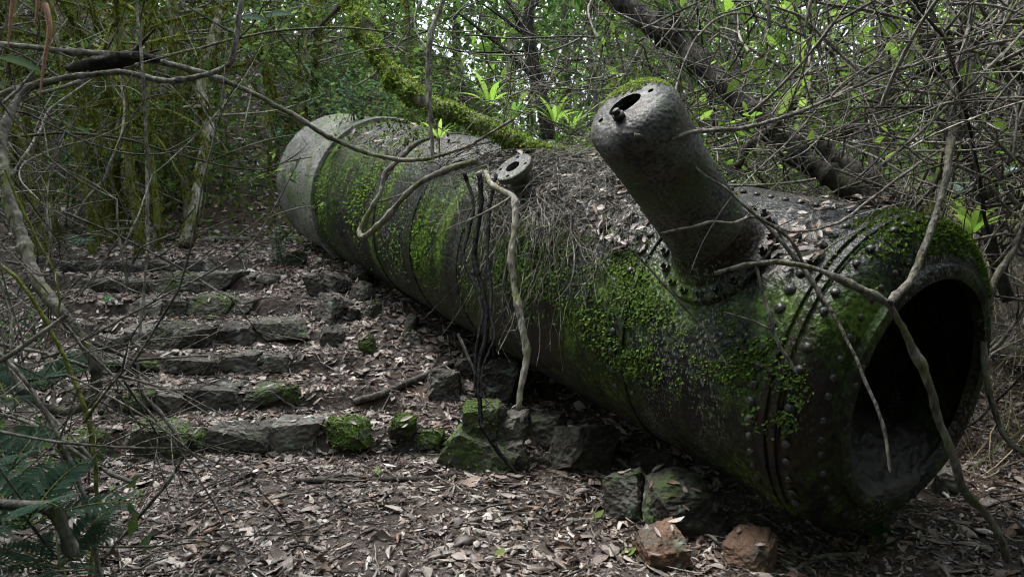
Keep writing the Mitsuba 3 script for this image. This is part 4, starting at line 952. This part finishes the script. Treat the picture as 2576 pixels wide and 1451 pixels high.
BLUEG = [(0.05, 0.11, 0.06), (0.08, 0.15, 0.085), (0.11, 0.19, 0.11), (0.04, 0.085, 0.045)]
shrub('leafy shrub with rounded pale leaves behind the pale far end of the boiler', 830, 210, 8.6, 0.9, 0.5, 420, 0.075, BLUEG, stems=8)
shrub('low leafy plant draped over the crown of the pale far section', 800, 300, 6.7, 0.25, 0.35, 220, 0.05, BLUEG, bottom=bpoint(5.0, -0.3, 0.66), stems=6)
shrub('small leafy shrub left of the pale far section', 700, 250, 8.3, 0.6, 0.45, 260, 0.07, BLUEG, stems=6)
shrub('spindly weed at the foot of the crooked small tree', 690, 600, 6.5, 0.2, 0.2, 90, 0.045, BLUEG, stems=5)
for i in range(44):
    px = rng.uniform(-50, 2650); d = rng.uniform(7, 12.5)
    right = px > 1450
    shrub('bushy undergrowth shrub with bright leaves behind the boiler at the right' if right else 'dim undergrowth shrub in the wood behind the path', px, rng.uniform(130, 380), d, 0.9, 0.7, 520, 0.085 if right else 0.075, (BRIGHT + GREEN[:1]) if right else (GREEN + PALEG), 'undergrowth shrubs at the right' if right else 'undergrowth shrubs at the left', stems=6)


def rosette(label, p, n, L, cols, wide=0.17, key='plant', tilt=0.55, arch=-0.12, mat='leaf'):
    p = np.asarray(p, float); a = np.arange(n) * 2.4 + rng.random(); el = rnd(n, tilt * 0.4, tilt * 1.7)
    D = np.column_stack([np.cos(a) * np.cos(el), np.sin(a) * np.cos(el), np.sin(el)])
    N = np.column_stack([-np.cos(a) * np.sin(el), -np.sin(a) * np.sin(el), np.cos(el)])
    k = thing(key, label, 'plant'); l = L * rnd(n, 0.65, 1.15); c0 = pal(cols, n, 0.15)
    for i in range(n):
        v, f, c = leafset(p[None] + D[i:i + 1] * 0.01, D[i:i + 1], N[i:i + 1], l[i], l[i] * wide, c0[i:i + 1], roll=0.5, curl=arch, rows=9, cols=3)
        add(k + '__leaf', (v, f), mat, color=c)
    st = np.linspace(p - [0, 0, 0.12], p, 4); v, f, uv = tube(st, 0.006, 6, 0.3, 0.8); add(k + '__stem', (v, f), 'bark', uv=uv)


for px, py, d, n, L, lab in ((1232, 262, 5.3, 11, 0.24, 'bright long-leaved plant on the mossy branch in the middle'), (1395, 305, 5.0, 10, 0.22, 'long-leaved green plant left of the dome'), (1290, 300, 5.4, 9, 0.2, 'long-leaved plant behind the mossy branch'), (1440, 320, 5.6, 9, 0.2, 'dim long-leaved plant close to the left of the dome'), (1105, 348, 4.6, 9, 0.15, 'small leafy plant growing on the barrel below the mossy branch'), (2445, 580, 3.75, 10, 0.24, 'bright green strap-leaved plant behind the mossy rim of the open end')):
    rosette(lab, U(px, py, d), n, L, BRIGHT + [(0.07, 0.17, 0.04)])
g = ground_at(2195, 1372); rosette('small dark green plant growing in front of the open end', g + [0, 0, .05], 8, 0.085, [(0.03, 0.10, 0.05), (0.05, 0.13, 0.06)], wide=0.42, tilt=0.5)
g = ground_at(270, 770); rosette('small glossy green seedling left of the fourth step', g + [0, 0, .03], 6, 0.08, [(0.06, 0.16, 0.07)], wide=0.4)


def fern(label, p, n, L, cols, key='fern', spread=(0, 2 * np.pi), el0=0.75, mat='leaf', hang=1.5):
    L = 0.82 * L
    p = np.asarray(p, float); k = thing(key, label, 'fern')
    for i in range(n):
        a = spread[0] + (spread[1] - spread[0]) * (i + rng.random() * 0.6) / n; l = L * rng.uniform(0.7, 1.15)
        s = np.linspace(0, 1, 16)[:, None]; e = el0 * rng.uniform(0.6, 1.2)
        h = np.array([math.cos(a), math.sin(a), 0])
        q = p + l * s * (h * math.cos(e)) + np.array([0, 0, 1.0]) * (l * s * math.sin(e) - l * 0.42 * hang * s**2 * 0.6)
        t = nrm(np.gradient(q, axis=0)); side = nrm(np.cross(t, [0, 0, 1.0])); up = np.cross(side, t)
        j = np.repeat(np.arange(2, 16), 2)[::1]; sg = np.tile([1, -1], 14)[:, None]; f0 = (j - 2) / 13
        pl = l * 0.27 * np.sin(np.pi * (0.15 + 0.85 * f0)) ** 0.7 * (1 - 0.35 * f0) + 0.012
        v, f, c = leafset(q[j], nrm(side[j] * sg + t[j] * 0.45), up[j], pl, np.maximum(pl * 0.20, 0.005), pal(cols, len(j), 0.12), roll=0.4, curl=-0.08, rows=4, cols=3)
        fr = add(k + '__frond', (v, f), mat, color=c)
        v, f, uv = tube(q, np.linspace(0.0035, 0.001, 16), 4, 0.25, 0.6); add(fr + '__midrib', (v, f), 'bark', uv=uv)


FERN = [(0.024, 0.048, 0.032), (0.036, 0.068, 0.044), (0.056, 0.096, 0.068)]
for px, py, d, n, L, lab in ((60, 1330, 1.95, 8, 0.42, 'large bluish green fern in the bottom left corner'), (30, 1180, 2.2, 7, 0.36, 'dark fern at the left edge above the corner fern'), (110, 985, 2.7, 8, 0.34, 'fern with drooping fronds inside the bend of the bent stem'), (20, 1010, 2.5, 6, 0.34, 'fern at the left edge beside the bent stem'), (150, 1430, 2.0, 6, 0.3, 'fern low at the bottom edge near the green stem'), (200, 620, 5.6, 6, 0.25, 'small dim fern left of the uppermost step'), (300, 420, 7.5, 7, 0.4, 'dim fern on the dark slope behind the steps')):
    fern(lab, U(px, py, d), n, L, FERN)
for px, py, d, n, L, lab in ((2450, 500, 5.6, 7, 0.45, 'silvery fern in the clearing behind the open end'), (2570, 450, 6.0, 7, 0.5, 'silvery fern at the right edge of the clearing')):
    fern(lab, U(px, py, d), n, L, [(0.16, 0.26, 0.24), (0.24, 0.36, 0.33)])

# lobed bright leaves on a climber at the right
k = thing('climber', 'climber with large bright lobed leaves behind the fallen trunks', 'climber')
for px, py in ((2030, 290), (2085, 285), (2010, 300), (2060, 320), (1990, 215), (2110, 230), (2240, 60), (2290, 120), (1890, 150), (2130, 270), (2350, 230), (1950, 90), (2180, 160), (2060, 180), (2420, 80), (2500, 150)):
    p0 = U(px, py, rng.uniform(4.7, 5.6)); a0 = rng.uniform(-0.8, 0.8); parts = []
    for da, ll in ((0, 1), (0.75, 0.8), (-0.75, 0.8), (1.5, 0.5), (-1.5, 0.5)):
        d = np.array([[math.sin(a0 + da), -0.25, -math.cos(a0 + da)]]); L = rng.uniform(0.10, 0.15) * ll
        parts.append(leafset(p0[None], d, np.array([[0.1, -1.0, 0.5]]), L, L * 0.5, pal(BRIGHT, 1), roll=0.2, curl=-0.05, rows=6, cols=3))
    v, f, c = join(parts); add(k + '__leaf', (v, f), 'leaf', color=c)
    w = walk(p0, [0.3, 0.2, 1], 0.5, 0.3, 0); v, f, uv = tube(w, 0.003, 4, 0.4, 0.3); add(k + '__stem', (v, f), 'bark', uv=uv)

for px, py, d, L, a, wide, col, lab in ((612, 42, 3.4, 0.10, 0.15, 0.45, (0.09, 0.15, 0.11), 'bluish green leaf hanging high over the path'), (668, 40, 3.4, 0.12, -0.1, 0.42, (0.10, 0.16, 0.12), 'larger bluish green leaf beside another high over the path'), (0, 142, 2.0, 0.10, 0.35, 0.3, (0.10, 0.15, 0.08), 'green leaf at the upper left edge below the rotten log branch'), (195, 320, 2.8, 0.05, 0.5, 0.35, (0.08, 0.15, 0.05), 'small green leaf in the left thicket')):
    p0 = U(px, py, d); v, f, c = leafset(p0[None], np.array([[math.cos(a), 0.2, -math.sin(a)]]), np.array([[0.1, -0.7, 0.8]]), L, L * wide, np.array([col]), roll=0.4, curl=-0.08, rows=8, cols=5)
    add('hanging_leaf', (v, f), 'leaf', lab, 'leaf', color=c)
for pts, d, lab in (([(38, -30), (30, 30), (24, 80), (20, 122)], 1.6, 'pale dead leaf spike hanging at the top left corner'), ([(98, -30), (94, 20), (88, 62)], 1.7, 'short reddish dead leaf spike at the top left'), ([(112, 10), (126, 70), (112, 150), (100, 242)], 1.7, 'long reddish dead leaf spike hanging at the top left')):
    p = limb_path(pts, d, 0.02); v, f, uv = tube(p, np.linspace(0.007, 0.0012, len(p)), 6, 0.9, 0.0, 0.3, 3); add('dead_spike', (v, f), 'rusty_leaf', lab, 'dead leaf', uv=uv)

# ------------------------------------------------------------------ thickets of bare stems


def behind(n, s0, s1, u0, u1, z0, z1):
    s, u = rnd(n, s0, s1), rnd(n, u0, u1)
    p = BC + s[:, None] * BA + u[:, None] * BU
    p[:, 2] = height(p[:, 0], p[:, 1]) + rnd(n, z0, z1)
    return p


def stems(starts, lens, r0, r1, wander, sag, up, tones, sides=5, forks=0, bias=None, tries=4, step=0.045):
    out = []
    for p, l in zip(starts, lens):
        for _ in range(tries):
            d = rdir(1, up)[0] if bias is None else nrm(np.array(bias[rng.integers(len(bias))]) + rng.normal(size=3) * 0.35)
            q = walk(p, d, l, wander, sag, step)
            if clear(q): break
        else: continue
        r = rng.uniform(r0, r1); tn = rng.choice(tones) * rng.uniform(0.8, 1.1)
        parts = [tube(q, np.linspace(r, r * 0.45, len(q)) * (1 + 0.15 * np.sin(np.arange(len(q)) * 1.7)), sides, tn, rng.choice([0, 0, 0.15, 0.3]))]
        for _ in range(forks):
            i = rng.integers(1, len(q) - 1); w = walk(q[i], nrm(nrm(q[min(i + 1, len(q) - 1)] - q[i - 1]) + rdir(1)[0]), l * rng.uniform(0.15, 0.45), wander * 1.3, sag)
            if clear(w): parts.append(tube(w, np.linspace(r * 0.55, r * 0.25, len(w)), 4, tn, 0))
        out.append(join(parts))
    return out


DIAG = [(0.8, 0, 0.55), (-0.8, 0, -0.6), (0.5, 0.1, 0.9), (-0.3, 0, -1), (0.1, 0, 1), (-0.7, 0.2, 0.6), (1, 0, 0.05), (0.9, -0.2, 0.3), (0, 0, -1)]
GT = [0.12, 0.3, 0.5, 0.72]
for v, f, uv in stems(behind(170, -0.9, 3.4, 0.75, 2.2, 0.0, 2.6), rnd(170, 1.2, 3.4), 0.005, 0.012, 0.30, 0.05, 0.3, GT, 6, 3, DIAG):
    add('thicket_stem', (v, f), 'bark', 'bare grey brown stem tangled in the thicket behind the boiler', 'stem', 'bare stems in the thicket behind the boiler', uv=uv)
for v, f, uv in stems(np.array([U(rng.uniform(1850, 2600), rng.uniform(-50, 470), rng.uniform(2.7, 3.7)) for _ in range(84)]), rnd(84, 0.4, 1.5), 0.003, 0.008, 0.30, 0.05, 0.3, [0.4, 0.55, 0.65], 6, 4, DIAG):
    if v[:, 2].min() < 1.12: continue                                                                    # none hangs down before the open end
    add('near_stem', (v, f), 'bark', 'thin bare twig hanging in front of the thicket at the upper right', 'stem', 'bare twigs in front of the thicket at the upper right', uv=uv)
parts = stems(behind(1050, -1.0, 2.7, 0.9, 2.9, 0.0, 2.9), rnd(1050, 0.4, 1.7), 0.0018, 0.0048, 0.4, 0.05, 0.3, GT + [0.75], 4, 1, DIAG, step=0.07)
parts += stems(behind(200, 1.0, 4.6, 0.5, 2.2, 0.3, 2.2), rnd(260, 0.5, 1.8), 0.002, 0.0045, 0.35, 0.05, 0.3, GT, 4, 1, DIAG)
o = np.array([bpoint(rng.uniform(-0.1, 3.2), rng.uniform(-0.6, 0.7), rng.uniform(0.74, 1.25)) for _ in range(210)])
parts += stems(o, rnd(210, 0.25, 1.1), 0.0014, 0.0042, 0.5, 0.25, 0.1, GT + [0.85], 4, 2, DIAG)
v, f, uv = join(parts); add('thicket', (v, f), 'bark', 'dense tangle of thin dry twigs and creepers behind the boiler', 'thicket', kind='stuff', uv=uv)
for v, f, uv in stems(np.array([U(rng.uniform(2330, 2640), rng.uniform(-60, 700), rng.uniform(3.5, 5.6)) for _ in range(34)]), rnd(34, 1.0, 2.6), 0.006, 0.015, 0.22, 0.05, 0.3, [0.03, 0.08, 0.15], 7, 3, [(0.15, 0, 1), (-0.3, 0, 1), (0.4, 0, -1), (0, 0, -1), (0.6, 0, 0.7)]):
    add('dark_stem', (v, f), 'bark', 'dark bare stem standing at the right edge beyond the open end', 'stem', 'dark stems at the right edge', uv=uv)
# the dark thicket at the left of the path
LB = [(0.6, 0.4, 0.3), (0.4, 0.2, 0.9), (-0.2, 0, 1), (0.2, 0, -1), (-0.7, 0.3, 0.35), (0.2, 0.1, 1)]
st = np.column_stack([rnd(70, -4.6, -1.9), rnd(70, 2.5, 6.5), rnd(70, 0.1, 2.3)])
st = st[(st[:, 0] < -0.62 * st[:, 1] + rnd(len(st), -.3, .35))]
for v, f, uv in stems(st, rnd(len(st), 0.8, 2.4), 0.004, 0.012, 0.32, 0.05, 0.3, [0.15, 0.25, 0.4, 0.5], 6, 3, LB):
    add('left_thicket_stem', (v, f), 'bark', 'bare stem in the dark thicket left of the steps', 'stem', 'bare stems in the thicket left of the steps', uv=uv)
st = np.column_stack([rnd(900, -5.5, -1.6), rnd(900, 2.4, 8.5), rnd(900, 0.0, 2.8)]); st = st[st[:, 0] < -0.58 * st[:, 1] + 0.05]
st[:, 2] += np.maximum(height(st[:, 0], st[:, 1]), 0) * 0.8
parts = stems(st, rnd(len(st), 0.4, 1.6), 0.002, 0.006, 0.4, 0.05, 0.3, [0.1, 0.2, 0.35, 0.5], 4, 2, LB, step=0.065)
v, f, uv = join(parts); add('thicket', (v, f), 'bark', 'dark tangle of twigs along the bank left of the steps', 'thicket', kind='stuff', uv=uv)
for v, f, uv in stems(np.array([U(rng.uniform(-60, 330), rng.uniform(500, 1440), rng.uniform(1.9, 2.9)) for _ in range(46)]), rnd(46, 0.3, 1.1), 0.0018, 0.005, 0.3, 0.05, 0.2, [0.2, 0.35, 0.5], 6, 3, LB + [(0.9, 0, 0.3), (0.8, 0, -0.4)]):
    add('foreground_twig', (v, f), 'bark', 'thin bare twig among the ferns in the left foreground', 'twig', 'bare twigs in the left foreground', uv=uv)
# upper left and centre: bare lianas hanging between the trees
st = np.array([U(rng.uniform(300, 1550), rng.uniform(-80, 250), rng.uniform(5.9, 9.0)) for _ in range(70)])
for v, f, uv in stems(st, rnd(70, 0.8, 2.6), 0.003, 0.009, 0.35, 0.1, 0.0, [0.15, 0.3, 0.45], 5, 3, DIAG):
    add('liana', (v, f), 'bark', 'thin bare liana hanging between the trees above the far barrel', 'liana', 'bare lianas above the far barrel', uv=uv)

# twigs lying on the barrel and hanging down its side
hang = []
for i in range(320):
    s0 = rng.normal(1.75, 0.42); ph = rng.uniform(-1.05, 0.1); q = []
    ds = rng.normal(0, 0.7); n = rng.integers(5, 20); off = rng.uniform(0.008, 0.05); dp = rng.uniform(0.01, 0.085); curve = rng.normal(0, 0.12)
    for k in range(n):
        q.append(bpoint(s0, ph, BR + off)); s0 += ds * 0.05 + rng.normal(0, 0.012); ds = float(np.clip(ds + curve + rng.normal(0, 0.12), -1.1, 1.1)); ph -= max(-0.02, dp + rng.normal(0, 0.02)); off = max(0.008, off + rng.uniform(-0.006, 0.009))
        if ph < -1.25: break
    if ph < -1.2:
        dx = rng.normal(0, 0.012)
        for _ in range(rng.integers(2, 13)):
            dx += rng.normal(0, 0.007); q.append(q[-1] + [dx, rng.normal(0, 0.01) - 0.004, -0.045])
    along = (np.array(q) - BC) @ BA
    if len(q) < 4 or abs((q[0] - DB) @ BA) < 0.30 or along.min() < 0.95 or along.max() > 3.3: continue
    q = spline(np.array(q), 0.025); r = rng.uniform(0.0013, 0.0045) * rng.uniform(0.6, 1.2); tn = rng.choice([0.3, 0.5, 0.65, 0.8])
    g = [tube(q, np.linspace(r, r * 0.5, len(q)), 5, tn, 0.0)]
    for _ in range(rng.integers(0, 4)):
        k = rng.integers(len(q) // 3, len(q)); w = walk(q[k], nrm(nrm(q[min(k + 1, len(q) - 1)] - q[k - 1]) * 0.8 + rdir(1)[0]), rng.uniform(0.05, 0.2), 0.5, 0.2, 0.025)
        if len(w) > 3: g.append(tube(w, np.linspace(r * 0.6, r * 0.3, len(w)), 4, tn, 0.0))
    hang.append(join(g))
for m in hang[:60]:
    add('hanging_twig', m[:2], 'bark', 'thin dry twig hanging down the side of the barrel', 'twig', 'dry twigs hanging down the barrel left of the dome', uv=m[2])
lying = []
for i in range(330):
    s0, ph = rng.normal(1.9, 0.6), rng.uniform(-0.9, 0.25)
    if s0 < 0.95: continue
    a = rng.uniform(0, 2 * np.pi); n = rng.integers(4, 10)
    q = np.array([bpoint(s0 + math.cos(a) * k * 0.03 + rng.normal(0, 0.004), ph + math.sin(a) * k * 0.045, BR + 0.01 + 0.05 * rng.random() * (k > 0)) for k in range(n)])
    lying.append(tube(q, rng.uniform(0.0012, 0.0055), 4, rng.choice([0.2, 0.4, 0.6]), 0))
v, f, uv = join(hang[60:] + lying); add('twig_litter', (v, f), 'bark', 'mat of thin dry twigs caught on the barrel between the pipe stub and the dome', 'twig litter', kind='stuff', uv=uv)
# twig scraps on the ground
parts = []
P = cover(1500, -2.6, 3.4, 2.1, 7.5, lambda x, y: np.abs(x / y) < 0.7)
for p in P:
    a = rng.uniform(0, 6.3); l = rng.uniform(0.05, 0.28); q = np.array([p + np.array([math.cos(a), math.sin(a), 0]) * l * t for t in np.linspace(0, 1, 5)]); q[:, :2] += rng.normal(0, 0.006, (5, 2)); q[:, 2] = height(q[:, 0], q[:, 1]) + 0.014 + rng.uniform(0, 0.02)
    parts.append(tube(q, rng.uniform(0.0015, 0.005), 5, rng.choice([0.05, 0.2, 0.35, 0.6]), 0))
v, f, uv = join(parts); add('twig_scraps', (v, f), 'bark', 'short bits of twig scattered in the leaf litter', 'twigs', kind='stuff', uv=uv)

# dry grass in the clearing at the right
P = cover(5200, 1.8, 8.0, 3.6, 9.0, lambda x, y: (x > 0.42 * y) & not_boiler(x, y) & (x > 2.45 - 0.1 * y)); m = len(P); L = rnd(m, 0.2, 0.7)
v, f, c = leafset(P, nrm(rng.normal(size=(m, 3)) * [0.5, 0.5, 0.2] + [0, 0, 0.8]), rdir(m), L, rnd(m, 0.004, 0.009), pal([(0.30, 0.24, 0.14), (0.22, 0.17, 0.10), (0.36, 0.30, 0.2), (0.12, 0.14, 0.05)], m), roll=0.3, curl=rnd(m, -0.3, 0.3), rows=5, cols=2)
add('dry_grass', (v, f), 'dry', 'tangled dry grass and stalks in the clearing right of the boiler', 'grass', kind='stuff', color=c)
# weeds on the left bank, dim
P = cover(4200, -8, -1.2, 2.2, 12, lambda x, y: x < path_x(np.clip(y, 2.5, 9)) - 1.15); m = len(P); L = rnd(m, 0.03, 0.09)
v, f, c = leafset(P + np.column_stack([0 * L, 0 * L, rnd(m, 0, 0.4)]), rdir(m), rdir(m, 1.0), L, L * 0.5, pal(GREEN + FERN, m), roll=0.3)
add('ground_cover', (v, f), 'leaf', 'small dark leaves growing over the bank left of the steps', 'ground cover', kind='stuff', color=c)

P = cover(9000, -8, 0.3, 7.4, 13.5); P = P[meshkit.fbm(P * [0.9, 0.9, 0], 3, 44) > 0.40]; m = len(P); L = rnd(m, 0.04, 0.11)
v, f, c = leafset(P + np.column_stack([0 * L, 0 * L, 0.9 * rng.random(m) ** 2]), rdir(m), rdir(m, 1.0), L, L * 0.5, pal(GREEN + YELLOWMOSS + [(0.03, 0.05, 0.015)] * 3, m), roll=0.3)
add('ground_cover', (v, f), 'leaf', 'dim mossy herbs covering the slope behind the steps', 'ground cover', kind='stuff', color=c)

# ------------------------------------------------------------------ the wood far behind, and the leaf canopy round and above


def mass(P, L, cols, up=0.5, wide=0.5, rows=3):
    m = len(P); l = L * rnd(m, 0.6, 1.4)
    return leafset(P, nrm(rdir(m) + [0, 0, -0.3]), rdir(m, up), l, l * wide, pal(cols, m, 0.25), roll=0.25, rows=rows, cols=2)


def clumps(n, lo, hi, freq, cut, seed):
    p = np.column_stack([rnd(n, lo[k], hi[k]) for k in range(3)])
    return p[meshkit.fbm(p * freq, 3, seed) > cut]


P = clumps(112000, (-16, 11, 0.3), (4, 20, 8.0), 0.55, 0.455, 3); P[:, 2] += 0.3 * np.clip(height(P[:, 0], P[:, 1]), 0, 5)
v, f, c = mass(P, 0.148, [(0.15, 0.24, 0.06), (0.10, 0.18, 0.05), (0.20, 0.29, 0.08), (0.07, 0.13, 0.045)]); add('distant_foliage', (v, f), 'leaf', 'dim green foliage of the wood far behind the path', 'foliage', kind='stuff', color=c)
P = clumps(105000, (1, 10, -0.2), (18, 20, 7.0), 0.6, 0.47, 5)
v, f, c = mass(P, 0.16, BRIGHT + BRIGHT + GREEN); add('distant_foliage', (v, f), 'leaf', 'bright green foliage beyond the clearing at the right', 'foliage', kind='stuff', color=c)
P = clumps(70000, (-16, -12, 4.6), (14, 20, 8.5), 0.45, 0.47, 8)
e = ((P[:, 0] + 0.3) / 2.7) ** 2 + ((P[:, 1] - 4.8) / 3.2) ** 2
P = P[(e > 1 + 0.5 * (meshkit.noise(P * 0.9) - 0.5)) & ~((P[:, 0] > 1.5) & (P[:, 1] > 5.5)) & ~((P[:, 1] > 8.5) & (P[:, 0] > -2.8))]
v, f, c = mass(P, 0.3, GREEN, 1.0); add('canopy', (v, f), 'leaf', 'leaf canopy of the wood closing over the path', 'canopy', kind='stuff', color=c)
P = clumps(60000, (-9, -9, 0.0), (11, 5.0, 7.5), 0.6, 0.36, 12); rr = np.hypot(P[:, 0], P[:, 1] - 2.5)
P = P[(rr > 4.2) & ((P[:, 1] < 1.2) | (P[:, 0] > 1.0 + 0.9 * P[:, 1]))]
v, f, c = mass(P, 0.30, GREEN, 0.5); add('surrounding_undergrowth', (v, f), 'leaf', 'dark leafy undergrowth of the wood around the viewpoint', 'undergrowth', kind='stuff', color=c)
